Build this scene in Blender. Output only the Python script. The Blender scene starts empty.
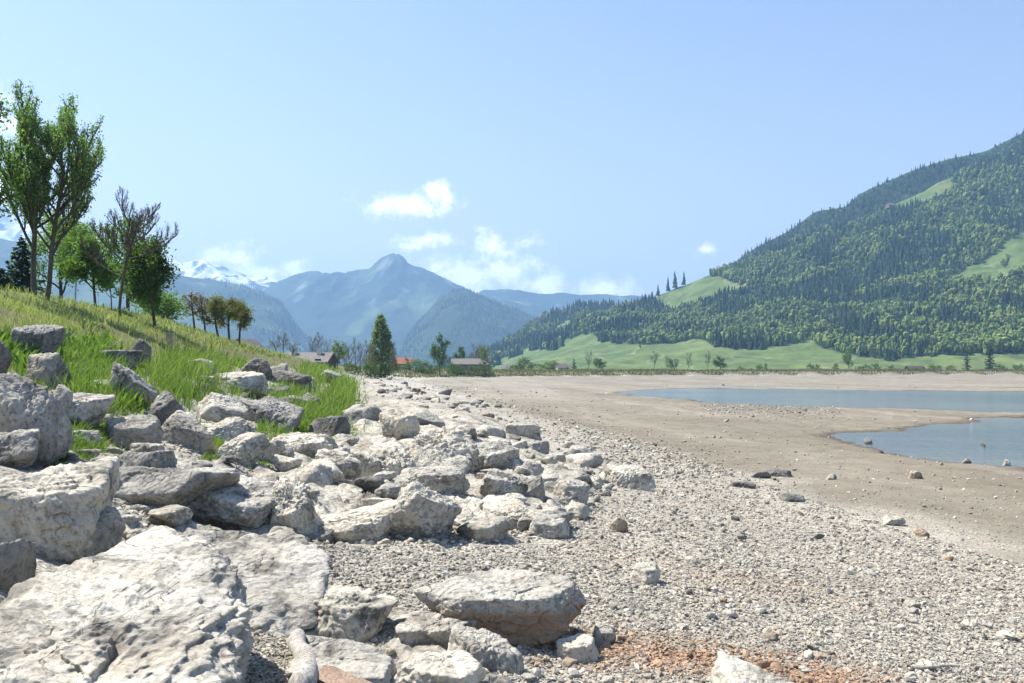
HAZE_D, SKY_S, SUN_S, EXPO, CLOUD, SKY_DUST = 2.05e-4, .10, 5.0, 1.1, 13.0, 1.0
HORIZ = (7.0, 6.0, 5.5, 6.3)
import bpy, bmesh, math
import numpy as np
from mathutils import Vector

sc = bpy.context.scene
COL = sc.collection
rng = np.random.default_rng(11)
F, HX, HY, CH = 853.0, 512.0, 370.0, 2.5      # focal length in pixels, horizon row, eye height above the lake bed
SUN_AZ, SUN_EL = math.radians(-64), math.radians(57)
PI = math.pi

# ------------------------------------------------------------------ noise
_tab = np.random.default_rng(3)
_perm = np.concatenate([_tab.permutation(256)] * 3)
_g = _tab.normal(size=(256, 3)); _g /= np.linalg.norm(_g, axis=1)[:, None]
def perlin(P):
    P = np.asarray(P, float)
    I = np.floor(P).astype(int); f = P - I; I &= 255
    u = f * f * f * (f * (f * 6 - 15) + 10)
    r = 0
    for dx in (0, 1):
        for dy in (0, 1):
            for dz in (0, 1):
                h = _perm[_perm[_perm[I[:, 0] + dx] + I[:, 1] + dy] + I[:, 2] + dz]
                d = ((f - (dx, dy, dz)) * _g[h]).sum(1)
                w = (u[:, 0] if dx else 1 - u[:, 0]) * (u[:, 1] if dy else 1 - u[:, 1]) * (u[:, 2] if dz else 1 - u[:, 2])
                r = r + w * d
    return r * 1.5
def fbm(P, o=4, lac=2.1, g=0.5):
    P = np.asarray(P, float); a = 1; r = 0
    for i in range(o):
        r = r + a * perlin(P + i * 17.3); P = P * lac; a *= g
    return r
def ridged(P, o=4, g=0.5):
    P = np.asarray(P, float); a = 1; r = 0
    for i in range(o):
        r = r + a * (1 - 2 * np.abs(perlin(P + i * 9.1))); P = P * 2.1; a *= g
    return r
def fbm2(X, Y, s, o=4, seed=0):
    X = np.asarray(X, float)
    return fbm(np.stack([X.ravel() / s + seed, np.asarray(Y, float).ravel() / s, np.full(X.size, seed * 1.7 + .5)], 1), o).reshape(X.shape)
def sstep(a, b, x):
    t = np.clip((x - a) / (b - a), 0, 1); return t * t * (3 - 2 * t)
def lerp(a, b, t): return a + (b - a) * t
def in_poly(x, y, poly):
    x = np.asarray(x); y = np.asarray(y); r = np.zeros(x.shape, bool); n = len(poly)
    for i in range(n):
        (x0, y0), (x1, y1) = poly[i], poly[(i + 1) % n]
        if y0 == y1: continue
        c = ((y0 > y) != (y1 > y)) & (x < (x1 - x0) * (y - y0) / (y1 - y0) + x0); r ^= c
    return r
def poly_dist(x, y, poly):
    d = np.full(np.shape(x), 1e9); n = len(poly)
    for i in range(n):
        a = np.array(poly[i]); b = np.array(poly[(i + 1) % n]); ab = b - a
        t = np.clip(((x - a[0]) * ab[0] + (y - a[1]) * ab[1]) / (ab @ ab + 1e-12), 0, 1)
        d = np.minimum(d, np.hypot(x - a[0] - t * ab[0], y - a[1] - t * ab[1]))
    return np.where(in_poly(x, y, poly), d, -d)        # positive inside

# ------------------------------------------------------------------ object helpers
def put(o, name, parent=None, mat=None, kind=None, label=None, cat=None, group=None):
    o.name = name
    COL.objects.link(o)
    if parent is not None: o.parent = parent
    if mat is not None and o.type == 'MESH' and not o.data.materials: o.data.materials.append(mat)
    if kind: o['kind'] = kind
    if label: o['label'] = label
    if cat: o['category'] = cat
    if group: o['group'] = group
    return o
def mesh_np(name, V, Fc, col=None, smooth=True, fl=None):
    """V (n,3); Fc (m,3|4) or a list of such arrays; col (n,3) base colour; fl (n,) extra float attribute."""
    me = bpy.data.meshes.new(name)
    Fs = Fc if isinstance(Fc, list) else [Fc]
    Fs = [np.asarray(a, np.int32) for a in Fs if len(a)]
    V = np.asarray(V, np.float32)
    me.vertices.add(len(V)); me.vertices.foreach_set('co', V.ravel())
    loops = np.concatenate([a.ravel() for a in Fs]); tot = np.concatenate([np.full(len(a), a.shape[1], np.int32) for a in Fs])
    me.loops.add(len(loops)); me.loops.foreach_set('vertex_index', loops)
    me.polygons.add(len(tot))
    me.polygons.foreach_set('loop_start', np.concatenate([[0], np.cumsum(tot)[:-1]]).astype(np.int32))
    me.polygons.foreach_set('loop_total', tot)
    me.polygons.foreach_set('use_smooth', np.full(len(tot), smooth))
    me.update(calc_edges=True)
    if col is not None:
        at = me.color_attributes.new('Col', 'FLOAT_COLOR', 'POINT')
        at.data.foreach_set('color', np.concatenate([np.asarray(col, np.float32), np.ones((len(V), 1), np.float32)], 1).ravel())
    if fl is not None:
        at = me.attributes.new('detail', 'FLOAT', 'POINT'); at.data.foreach_set('value', np.asarray(fl, np.float32))
    return me
def obj_np(name, V, Fc, mat, parent=None, col=None, smooth=True, fl=None, **kw):
    return put(bpy.data.objects.new(name, mesh_np(name, V, Fc, col, smooth, fl)), name, parent, mat, **kw)
def empty(name, loc, **kw):
    o = bpy.data.objects.new(name, None); o.location = loc; o.empty_display_size = .2
    return put(o, name, **kw)
def copy_tree(o, loc, scale, rz, label=None, group=None):
    r = o.copy(); COL.objects.link(r); r.location = loc; r.scale = scale; r.rotation_euler = (0, 0, rz)
    if label: r['label'] = label
    if group: r['group'] = group
    for ch in o.children:
        c = ch.copy(); COL.objects.link(c); c.parent = r
    return r
_ico = {}
def ico(n):
    if n not in _ico:
        bm = bmesh.new(); bmesh.ops.create_icosphere(bm, subdivisions=n, radius=1); bm.verts.ensure_lookup_table()
        _ico[n] = (np.array([v.co[:] for v in bm.verts]), np.array([[v.index for v in f.verts] for f in bm.faces])); bm.free()
    return _ico[n]
def merge(parts):
    V, Fc, C, off = [], [], [], 0
    for p in parts:
        V.append(p[0]); Fc.append(np.asarray(p[1]) + off); off += len(p[0])
        if len(p) > 2: C.append(p[2])
    return np.concatenate(V), Fc, (np.concatenate(C) if C else None)
def rotz(V, a):
    c, s = math.cos(a), math.sin(a); return np.stack([V[:, 0] * c - V[:, 1] * s, V[:, 0] * s + V[:, 1] * c, V[:, 2]], 1)
def rand_rot(n, r):
    q = r.normal(size=(n, 4)); q /= np.linalg.norm(q, axis=1)[:, None]; w, x, y, z = q.T
    return np.stack([np.stack([1 - 2 * (y * y + z * z), 2 * (x * y - z * w), 2 * (x * z + y * w)], 1),
                     np.stack([2 * (x * y + z * w), 1 - 2 * (x * x + z * z), 2 * (y * z - x * w)], 1),
                     np.stack([2 * (x * z - y * w), 2 * (y * z + x * w), 1 - 2 * (x * x + y * y)], 1)], 1)

# ------------------------------------------------------------------ materials
class NT:
    def __init__(s, name):
        s.m = bpy.data.materials.new(name); s.m.use_nodes = True; s.t = s.m.node_tree; s.b = s.t.nodes['Principled BSDF']
        s.out = s.t.nodes['Material Output']
    def n(s, typ, _in=None, **props):
        x = s.t.nodes.new('ShaderNode' + typ)
        for k, v in props.items(): setattr(x, k, v)
        for k, v in (_in or {}).items(): s.set(x, k, v)
        return x
    def set(s, x, k, v):
        i = x.inputs[k]
        if isinstance(v, bpy.types.NodeSocket): s.t.links.new(v, i)
        else: i.default_value = v
    def math(s, op, a, b=0.0, c=0.0, clamp=False):
        x = s.n('Math', {0: a, 1: b, 2: c}, operation=op); x.use_clamp = clamp; return x.outputs[0]
    def ramp(s, f, stops):
        x = s.n('ValToRGB', {0: f}); e = x.color_ramp.elements
        while len(e) < len(stops): e.new(.5)
        for q, (p, c) in zip(e, stops): q.position = p; q.color = (*c, 1) if len(c) == 3 else c
        return x.outputs[0]
    def mix(s, f, a, b, mode='MIX'):
        x = s.n('Mix', data_type='RGBA', blend_type=mode); s.set(x, 0, f); s.set(x, 6, a); s.set(x, 7, b); return x.outputs[2]
    def noise(s, vec, scale, detail=5, rough=.55, dist=0):
        x = s.n('TexNoise', {'Scale': scale, 'Detail': detail, 'Roughness': rough, 'Distortion': dist}); s.t.links.new(vec, x.inputs['Vector']); return x.outputs[0]
    def col(s): return s.n('VertexColor', layer_name='Col').outputs[0]
    def bump(s, h, strength, dist, normal=None):
        x = s.n('Bump', {'Height': h, 'Strength': strength, 'Distance': dist})
        if normal is not None: s.t.links.new(normal, x.inputs['Normal'])
        return x.outputs[0]

def rgba(c): return (*c, 1)
def mat_rock(name, lo, mid, hi, stain, stain_amt, under=None):
    n = NT(name); P = n.n('NewGeometry').outputs['Position']; rnd = n.n('ObjectInfo').outputs['Random']
    vec = n.n('VectorMath', {0: P, 1: (1, 1, 1)}, operation='MULTIPLY').outputs[0]
    warp = n.n('TexNoise', {'Vector': vec, 'Scale': 2.2, 'Detail': 3}).outputs['Color']
    wv = n.n('VectorMath', {0: vec, 1: n.n('VectorMath', {0: warp, 'Scale': .8}, operation='SCALE').outputs[0]}, operation='ADD').outputs[0]
    big = n.noise(wv, 2.6, 9, .62); fine = n.noise(vec, 26, 8, .65)
    c = n.ramp(big, [(.36, lo), (.46, mid), (.60, hi)])
    speck = n.ramp(fine, [(.36, (.42, .41, .40)), (.48, (1, 1, 1)), (.72, (1.15, 1.15, 1.13))])
    c = n.mix(.85, c, speck, 'MULTIPLY')
    vo = n.n('TexVoronoi', {'Vector': wv, 'Scale': 3.1}, feature='DISTANCE_TO_EDGE').outputs['Distance']
    crk = n.ramp(vo, [(0, (0, 0, 0)), (.022, (1, 1, 1))])
    gate = n.ramp(n.noise(vec, 1.7, 2), [(.5, (0, 0, 0)), (.6, (1, 1, 1))])
    crk = n.mix(gate, (1, 1, 1, 1), crk)
    c = n.mix(.4, c, crk, 'MULTIPLY')
    patch = n.ramp(n.noise(wv, 5.5, 6, .7), [(.56, (0, 0, 0)), (.66, (1, 1, 1))])
    c = n.mix(n.math('MULTIPLY', patch, .62), c, rgba((.13, .128, .12)))
    st = n.ramp(n.noise(wv, 1.5, 5), [(.48, (0, 0, 0)), (.66, (1, 1, 1))])
    c = n.mix(n.math('MULTIPLY', st, stain_amt), c, rgba(stain))
    if under:                                     # earth-brown belt where the block used to sit in the ground
        oz = n.n('SeparateXYZ', {0: n.n('TexCoord').outputs['Object']}).outputs[2]
        k = n.ramp(n.math('MULTIPLY_ADD', n.noise(vec, 4, 5), .16, n.math('ADD', n.math('MULTIPLY', oz, 1.5), .42)), [(.56, (1, 1, 1)), (.66, (0, 0, 0))])
        c = n.mix(n.math('MULTIPLY', k, .85), c, rgba(under))
    c = n.mix(1, c, n.ramp(rnd, [(0, (.84, .84, .84)), (.5, (1.0, .99, .97)), (1, (1.12, 1.09, 1.02))]), 'MULTIPLY')
    n.set(n.b, 'Base Color', c); n.set(n.b, 'Roughness', .92); n.set(n.b, 'Specular IOR Level', .25)
    strat = n.n('TexWave', {'Vector': wv, 'Scale': 4.5, 'Distortion': 6, 'Detail': 4, 'Detail Scale': 1.6}, bands_direction='Z').outputs[1]
    vc = n.n('TexVoronoi', {'Vector': wv, 'Scale': 8.5}, feature='DISTANCE_TO_EDGE').outputs['Distance']
    crk2 = n.mix(n.ramp(n.noise(vec, 3.1, 3), [(.56, (0, 0, 0)), (.66, (1, 1, 1))]), (1, 1, 1, 1), n.ramp(vc, [(0, (0, 0, 0)), (.035, (1, 1, 1))]))
    vp = n.n('TexVoronoi', {'Vector': n.n('VectorMath', {0: wv, 1: (1, 1, 1.7)}, operation='MULTIPLY').outputs[0], 'Scale': 21.0}).outputs['Distance']
    pit = n.mix(n.ramp(n.noise(vec, 4.3, 4, .6), [(.53, (0, 0, 0)), (.62, (1, 1, 1))]), (1, 1, 1, 1), n.ramp(vp, [(.16, (0, 0, 0)), (.34, (1, 1, 1))]))
    c = n.mix(.16, c, crk2, 'MULTIPLY'); c = n.mix(.3, c, pit, 'MULTIPLY'); n.set(n.b, 'Base Color', c)
    b = n.bump(strat, .3, .025); b = n.bump(crk2, .5, .015, b); b = n.bump(pit, .5, .018, b); b = n.bump(big, .55, .08, b); b = n.bump(n.noise(vec, 12, 9, .65), .55, .04, b)
    b = n.bump(crk, .7, .02, b); b = n.bump(fine, .5, .013, b); n.set(n.b, 'Normal', b)
    return n.m
M_PALE = mat_rock('pale_limestone', (.175, .166, .148), (.40, .38, .335), (.535, .512, .455), (.52, .45, .35), .35)
M_OUT = mat_rock('eroded_bedrock', (.14, .133, .118), (.32, .304, .268), (.46, .44, .39), (.42, .37, .29), .4)
M_GREY = mat_rock('grey_limestone', (.15, .146, .137), (.27, .262, .243), (.41, .395, .36), (.24, .22, .18), .4)
M_BROWN = mat_rock('brown_stone', (.13, .10, .075), (.24, .19, .14), (.40, .36, .30), (.30, .17, .09), .6)
M_DARK = mat_rock('dark_stone', (.10, .097, .09), (.17, .165, .155), (.27, .26, .24), (.16, .145, .115), .3)

M_STAINED = mat_rock('earth_stained_limestone', (.24, .228, .20), (.42, .40, .35), (.535, .512, .455), (.50, .44, .35), .3, (.29, .20, .13))

def mat_ground():
    n = NT('lake_bed'); P = n.n('NewGeometry').outputs['Position']; c = n.col(); d = n.n('Attribute', attribute_name='detail').outputs['Fac']
    v1 = n.n('TexVoronoi', {'Vector': P, 'Scale': 26.0, 'Randomness': 1}); v2 = n.n('TexVoronoi', {'Vector': P, 'Scale': 60.0})
    f1 = n.ramp(n.n('SeparateColor', {0: v1.outputs['Color']}).outputs[0], [(0, (.66, .65, .63)), (.5, (.98, .97, .95)), (1, (1.4, 1.39, 1.36))])
    f2 = n.ramp(n.n('SeparateColor', {0: v2.outputs['Color']}).outputs[0], [(0, (.6, .6, .59)), (1, (1.35, 1.34, 1.33))])
    g = n.mix(n.math('MULTIPLY', d, .9), c, n.mix(1, c, f1, 'MULTIPLY'), 'MIX'); g = n.mix(n.math('MULTIPLY', d, .8), g, n.mix(1, g, f2, 'MULTIPLY'))
    mo = n.ramp(n.noise(P, 1.1, 8, .65), [(.3, (.74, .73, .71)), (.5, (1, 1, 1)), (.7, (1.16, 1.15, 1.13))])
    g = n.mix(.8, g, mo, 'MULTIPLY')
    ma = n.ramp(n.noise(P, .09, 7, .65), [(.36, (.84, .83, .82)), (.5, (1, 1, 1)), (.66, (1.1, 1.1, 1.1))])
    g = n.mix(.8, g, ma, 'MULTIPLY')
    fi = n.ramp(n.noise(P, 34, 6, .7), [(.32, (.62, .61, .6)), (.55, (1.08, 1.08, 1.08))])
    g = n.mix(.6, g, fi, 'MULTIPLY')
    n.set(n.b, 'Base Color', g); n.set(n.b, 'Roughness', .95); n.set(n.b, 'Specular IOR Level', .15)
    h = n.math('MULTIPLY', v1.outputs['Distance'], d); b = n.bump(h, .8, .03); b = n.bump(n.noise(P, 9, 8, .65), .7, .05, b)
    n.set(n.b, 'Normal', n.bump(n.noise(P, .9, 6, .6), .5, .12, b)); return n.m
M_GROUND = mat_ground()
def mat_attr(name, rough=.9, amt=.5, scale=40, trans=0, bump=0, lo=.6, hi=1.3):
    n = NT(name); P = n.n('NewGeometry').outputs['Position']; c = n.col()
    c = n.mix(amt, c, n.ramp(n.noise(P, scale, 5, .65), [(.3, (lo, lo, lo)), (.7, (hi, hi, hi))]), 'MULTIPLY')
    n.set(n.b, 'Base Color', c); n.set(n.b, 'Roughness', rough); n.set(n.b, 'Specular IOR Level', .2)
    if bump: n.set(n.b, 'Normal', n.bump(n.noise(P, scale, 6, .65), .8, bump))
    if trans:
        t = n.n('BsdfTranslucent', {0: n.mix(1, c, (1.08, 1.35, .7, 1), 'MULTIPLY')}); x = n.n('MixShader', {0: trans, 1: n.b.outputs[0], 2: t.outputs[0]})
        n.t.links.new(x.outputs[0], n.out.inputs[0])
    return n.m
M_PEBBLE = mat_attr('pebble', .92, .6, 60, bump=.006)
M_LEAF = mat_attr('leaf', .55, .15, 3, trans=.5)
M_GRASS = mat_attr('grass_blade', .6, .3, 2, trans=.5)
M_BARK = mat_attr('bark', .95, .7, 9, bump=.03)
M_FOREST = mat_attr('forest_foliage', .9, .3, .3)
M_HILL = mat_attr('hill_pasture', .95, .55, .035, lo=.65, hi=1.3)
M_MOUNT = mat_attr('mountain_slope', .95, .7, .006, lo=.4, hi=1.6)
def flat(name, c, rough=.8, var=.35, scale=3, **kw):
    n = NT(name); P = n.n('NewGeometry').outputs['Position']
    k = n.ramp(n.noise(P, scale, 6, .65), [(.3, (1 - var,) * 3), (.7, (1 + var,) * 3)])
    n.set(n.b, 'Base Color', n.mix(1, rgba(c), k, 'MULTIPLY')); n.set(n.b, 'Roughness', rough); n.set(n.b, 'Specular IOR Level', .25); return n.m
M_ROOFG = flat('grey_roof_tiles', (.16, .15, .145)); M_ROOFR = flat('red_roof_tiles', (.33, .14, .085)); M_WALLD = flat('dark_timber', (.075, .055, .045))
M_WALLW = flat('pale_render', (.55, .53, .48), var=.1); M_WALLG = flat('weathered_boards', (.20, .175, .15)); M_GLASS = flat('window_glass', (.03, .035, .04), .1)
M_SHUT = flat('frame_paint', (.5, .47, .42), var=.1); M_TIMB = flat('pale_timber', (.42, .34, .24))
def mat_water():
    n = NT('lake_water'); P = n.n('NewGeometry').outputs['Position']
    sv = n.n('VectorMath', {0: P, 1: (1, 1.5, 1)}, operation='MULTIPLY').outputs[0]
    a = n.noise(sv, 2.4, 4, .6); b_ = n.noise(sv, .35, 3)
    n.set(n.b, 'Base Color', n.mix(n.ramp(n.noise(P, .05, 4), [(.4, (0, 0, 0)), (.6, (1, 1, 1))]), (.135, .17, .20, 1), (.185, .21, .225, 1)))
    n.set(n.b, 'Roughness', .12); n.set(n.b, 'IOR', 1.33); n.set(n.b, 'Specular IOR Level', .5)
    n.set(n.b, 'Normal', n.bump(b_, .35, .4, n.bump(n.noise(sv, 7.0, 3, .6), .5, .05, n.bump(a, .8, .12)))); return n.m
M_WATER = mat_water()
def mat_wood(name, lo, hi):
    n = NT(name); P = n.n('TexCoord').outputs['Object']; sv = n.n('VectorMath', {0: P, 1: (1, 1, .09)}, operation='MULTIPLY').outputs[0]
    g = n.noise(sv, 70, 8, .7); g2 = n.noise(P, 5, 6)
    c = n.ramp(g, [(.35, lo), (.6, hi)]); c = n.mix(.5, c, n.ramp(g2, [(.35, (.5, .48, .46)), (.6, (1.1, 1.1, 1.1))]), 'MULTIPLY')
    n.set(n.b, 'Base Color', c); n.set(n.b, 'Roughness', .9); n.set(n.b, 'Specular IOR Level', .2); n.set(n.b, 'Normal', n.bump(g2, .5, .02, n.bump(g, .8, .008))); return n.m
M_LOG = mat_wood('grey_driftwood', (.17, .16, .15), (.52, .49, .45)); M_PLANK = mat_wood('reddish_wood', (.17, .12, .09), (.36, .265, .20))

# ------------------------------------------------------------------ terrain
def bend(Y): return 600 * np.clip((Y - 100) / 400, 0, 2.2) ** 4
def scoord(X, Y): return X + .1665 * Y - bend(Y)
_S = np.array([-400, -60, -25, -15, -13, -11, -9, -6, -4, -2.5, -1.2, 0, 1.5, 3, 5, 8.6, 12, 20, 400])
_Z = np.array([5.9, 5.75, 5.6, 5.45, 5.2, 4.6, 3.95, 2.75, 2.05, 1.5, 1.12, .98, .88, .72, .46, .08, .02, 0, 0])
P_NEAR = [(11.9, 31.8), (13.2, 34), (16.2, 36.5), (20, 40), (25.5, 45.5), (33, 47.5), (60, 52), (60, 15), (24, 19.0), (16.5, 19.6), (13.0, 21.3), (11.6, 25), (11.3, 28.5)]
P_FAR = [(11.2, 85), (16, 66), (19, 58.5), (22.5, 56), (30, 50.6), (45, 46.8), (60, 54), (75, 50), (160, 62), (160, 104), (61, 101.5), (40, 110), (26, 118), (18, 110), (13, 100)]
def tbase(X, Y):
    s = scoord(X, Y); m = 1 - .65 * sstep(100, 350, Y)
    return np.interp(s, _S, _Z) * m
def rockw(X, Y):                                  # 1 inside the belt of boulders
    s = scoord(X, Y); e = np.interp(Y, [0, 5, 9.7, 15.5, 60, 200], [.4, .9, 2.0, 4.6, 7.5, 8])
    return sstep(.6, -.4, s - e)
def terrain(X, Y):
    z = tbase(X, Y); s = scoord(X, Y); near = sstep(160, 60, Y)
    z = z + near * rockw(X, Y) * .09 * fbm2(X, Y, 1.3, 4, 3) + near * .018 * fbm2(X, Y, .5, 3, 5)
    z = z + sstep(-8, -14, s) * (-.30 * sstep(38, 18, Y) + .12 * fbm2(X, Y, 6, 3, 8) * sstep(300, 150, Y) + .45 * np.exp(-((Y - 50) / 18) ** 2)) + .03 * fbm2(X, Y, 9, 3, 2) * sstep(9, 5, s)
    for P in (P_NEAR, P_FAR):
        w = 1.6 if P is P_NEAR else 4
        d = poly_dist(X + .7 * w * .5 * fbm2(X, Y, 2.2 * w, 4, 21), Y + .8 * w * fbm2(X, Y, 2.2 * w, 4, 22), P)
        z = z - .3 * sstep(-.9, 3.5, d) * (X > 5)
    return z
def pix2ground(px, py):
    """where the sight lines through these points of the view meet the ground"""
    px = np.atleast_1d(np.asarray(px, float)); py = np.atleast_1d(np.asarray(py, float))
    Ys = np.geomspace(1.6, 900, 500); hit = np.full(px.shape, np.nan); ax = (px - HX) / F; az = (HY - py) / F
    prev = None
    for i, Y in enumerate(Ys):
        d = CH + az * Y - tbase(ax * Y, np.full(px.shape, Y))
        if prev is not None:
            k = np.isnan(hit) & (d <= 0)
            t = prev / np.maximum(prev - d, 1e-9); hit[k] = (Ys[i - 1] + t * (Y - Ys[i - 1]))[k]
        prev = d
    return ax * hit, hit
def at(px, Y): return (px - HX) / F * Y
def gz(X, Y): return float(terrain(np.array([X], float), np.array([Y], float))[0])

TA = np.concatenate([np.linspace(-PI, -.9, 60)[:-1], np.linspace(-.9, .9, 900), np.linspace(.9, PI, 60)[1:]])
TR = np.concatenate([[.3, .8], np.geomspace(1.4, 120, 420), np.geomspace(123, 5200, 110)])
RR, AA = np.meshgrid(TR, TA, indexing='ij'); GX, GY = RR * np.sin(AA), RR * np.cos(AA)
GZ = terrain(GX, GY)
def ground_colour(X, Y, Z):
    s = scoord(X, Y); n1 = fbm2(X, Y, 3, 4, 31); n2 = fbm2(X, Y, 14, 4, 32); n3 = fbm2(X, Y, .35, 3, 33)
    grav = np.array([.35, .325, .28]); mud = np.array([.205, .184, .146]); far = np.array([.25, .23, .195]); pale = np.array([.37, .35, .31])
    c = np.ones(X.shape + (3,)) * grav
    def blend(w, col):
        nonlocal c
        c = c + (np.asarray(col) - c) * np.clip(w, 0, 1)[..., None]
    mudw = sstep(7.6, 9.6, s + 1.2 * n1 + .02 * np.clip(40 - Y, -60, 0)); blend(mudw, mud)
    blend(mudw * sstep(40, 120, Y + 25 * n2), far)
    # broad streaks the falling water left along the old shorelines
    st = fbm2(scoord(X, Y) * .9 + 2 * n2, Y * .05, 3, 3, 41); blend(mudw * sstep(.05, .5, st) * .5, [.165, .142, .108]); blend(mudw * sstep(-.1, -.5, st) * .45, [.31, .28, .225])
    blend(rockw(X, Y) * .75 * sstep(-8, -5, s), pale)
    blend(rockw(X, Y) * sstep(.15, .5, n3) * .4 * sstep(-8, -5, s), [.2, .19, .17])
    # iron-stained gravel in front of the big block
    a, b = STAIN; ab = b - a; t = np.clip(((X - a[0]) * ab[0] + (Y - a[1]) * ab[1]) / (ab @ ab), 0, 1)
    d = np.hypot(X - a[0] - t * ab[0], Y - a[1] - t * ab[1]); blend(sstep(.42, .08, d + .22 * n3 + .15 * n1) * sstep(-.35, .35, n3 + n1) * .8, [.33, .19, .11])
    a, b = STAIN2; ab = b - a; t = np.clip(((X - a[0]) * ab[0] + (Y - a[1]) * ab[1]) / (ab @ ab), 0, 1)
    d = np.hypot(X - a[0] - t * ab[0], Y - a[1] - t * ab[1]); blend(sstep(.7, .1, d + .4 * n3 + .3 * n1) * .16, [.36, .25, .15])
    soil = np.array([.13, .13, .06]); blend(sstep(-4.8, -6.2, s + .8 * n1) * sstep(420, 150, Y), soil)
    blend(sstep(-9, -11, s + 1.5 * n1) * sstep(600, 250, Y), [.12, .155, .045])
    # far shore: reed belt, then pasture
    w = sstep(200, 330, Y); blend(w * sstep(9, 4, s + n2), [.17, .15, .095]); blend(w * sstep(-120, -160, s), [.11, .16, .05])
    blend(sstep(.012, -.035, Z) * (X > 5) * (s > 12), [.10, .085, .065])
    det = (1 - mudw * .78) * sstep(-4, -2, s) * sstep(120, 30, Y)
    return c * (1 + .12 * n2[..., None]), det
STAIN = np.array([[v[0] for v in pix2ground(600, 643)], [v[0] for v in pix2ground(830, 672)]])
STAIN2 = np.array([[v[0] for v in pix2ground(640, 560)], [v[0] for v in pix2ground(800, 590)]])
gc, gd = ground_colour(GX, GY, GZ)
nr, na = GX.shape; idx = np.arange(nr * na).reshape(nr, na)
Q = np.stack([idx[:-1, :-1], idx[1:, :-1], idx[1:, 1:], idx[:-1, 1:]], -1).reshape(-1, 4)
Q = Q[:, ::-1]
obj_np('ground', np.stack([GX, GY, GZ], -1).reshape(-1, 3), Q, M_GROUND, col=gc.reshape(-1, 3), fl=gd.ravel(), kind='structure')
wv = np.array([(5, 12, -.045), (200, 12, -.045), (200, 140, -.045), (5, 140, -.045)]); obj_np('lake_water', wv, np.array([[0, 1, 2, 3]]), M_WATER, kind='structure')
# ------------------------------------------------------------------ hills and mountains
class Hill:
    """a slope rising from a toe to a ridge and falling away behind it; u runs along the valley, t up the slope"""
    def __init__(s, ridge, Y0, Y1, amp, nscale, prof=1.0, seed=0, toe=372.5, rid=0.0, skew=0.0):
        s.rx, s.ry = np.array(ridge, float).T; s.Y0, s.Y1, s.amp, s.ns, s.prof, s.seed, s.toe, s.rid, s.skew = Y0, Y1, amp, nscale, prof, seed, toe, rid, skew
    def pos(s, x, t):
        yr = np.interp(x, s.rx, s.ry); fac = np.clip(1 + s.skew * (x - 512) / 512, .45, 1.6); Yk = s.Y1 * fac; Y0 = s.Y0 * fac
        tc = np.minimum(t, 1); Y = Y0 + t * (Yk - Y0)
        yi = s.toe + (yr - s.toe) * tc ** s.prof
        z = CH + (HY - yi) * (Y0 + tc * (Yk - Y0)) / F
        z = np.where(t > 1, z - (t - 1) * (Yk - Y0) * .8, z); X = (x - HX) / F * Y
        env = np.clip(tc * 1.6, 0, 1) * np.clip(z / (s.amp * 4 + 1e-6), 0, 1)
        nz = fbm2(X, Y, s.ns, 6, s.seed)
        if s.rid: nz = nz * (1 - s.rid) + s.rid * (ridged(np.stack([X.ravel() / s.ns, Y.ravel() / s.ns, np.full(X.size, s.seed + .3)], 1), 6).reshape(X.shape) - .5)
        if s.Y0 < 1000: z = z + 3.2 * fbm2(X, Y, 42, 4, s.seed + 5) * sstep(.03, .12, tc)
        return X, Y, z + s.amp * env * nz * np.where(tc > .85, lerp(1, .35, (tc - .85) / .15), 1), yi
    def build(s, name, colour, x0, x1, nx, nt, mat):
        x, t = np.meshgrid(np.linspace(x0, x1, nx), np.concatenate([np.linspace(0, 1, nt), [1.06, 1.2, 1.5]]), indexing='ij')
        X, Y, Z, yi = s.pos(x, t); c = colour(X, Y, Z, x, yi, t)
        i = np.arange(x.size).reshape(x.shape); q = np.stack([i[:-1, :-1], i[1:, :-1], i[1:, 1:], i[:-1, 1:]], -1).reshape(-1, 4)
        obj_np(name, np.stack([X, Y, Z], -1).reshape(-1, 3), q, mat, col=c.reshape(-1, 3), kind='structure')
def shade(shape, *layers):
    c = np.ones(shape + (3,)) * np.array(layers[0])
    for w, k in layers[1:]: c = c + (np.array(k) - c) * np.clip(w, 0, 1)[..., None]
    return c
G_MEAD, G_WOOD, G_ROCK, G_SNOW = (.095, .145, .042), (.03, .055, .025), (.22, .22, .21), (.85, .87, .9)

A = Hill([(300, 373), (470, 372), (500, 363), (525, 351), (560, 335), (600, 314), (640, 300), (680, 288), (705, 277), (740, 265), (780, 250), (820, 235), (860, 221), (885, 207), (915, 194), (945, 179),
          (985, 163), (1024, 148), (1100, 115), (1300, 60), (1700, 30)], 610, 1350, 16, 150, 1.35, 51, 372)
B = Hill([(380, 373), (430, 368), (470, 358), (500, 343), (530, 326), (552, 313), (575, 305), (600, 303), (640, 308), (720, 315), (900, 320)], 900, 1750, 14, 160, 1.2, 52, 372)
Cc = Hill([(560, 330), (600, 312), (640, 305), (668, 299), (700, 286), (730, 266), (760, 246), (790, 230), (815, 211), (845, 206), (860, 193), (885, 182), (915, 169), (950, 158), (985, 151), (1005, 142), (1024, 133), (1300, 50), (1700, 20)], 1250, 1560, 8, 120, 1.0, 53, 372)
A_MEADOWS = [[(648, 296), (668, 287), (700, 273), (718, 278), (745, 286), (758, 290), (735, 298), (712, 300), (690, 303), (665, 300)], [(936, 288), (948, 274), (975, 260), (1000, 243), (1024, 226), (1400, 140), (1400, 240), (1024, 280), (985, 286)],
             [(884, 216), (884, 200), (915, 190), (950, 172), (952, 188), (925, 202)], [(590, 322), (606, 314), (618, 322), (600, 330)]]
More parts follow.
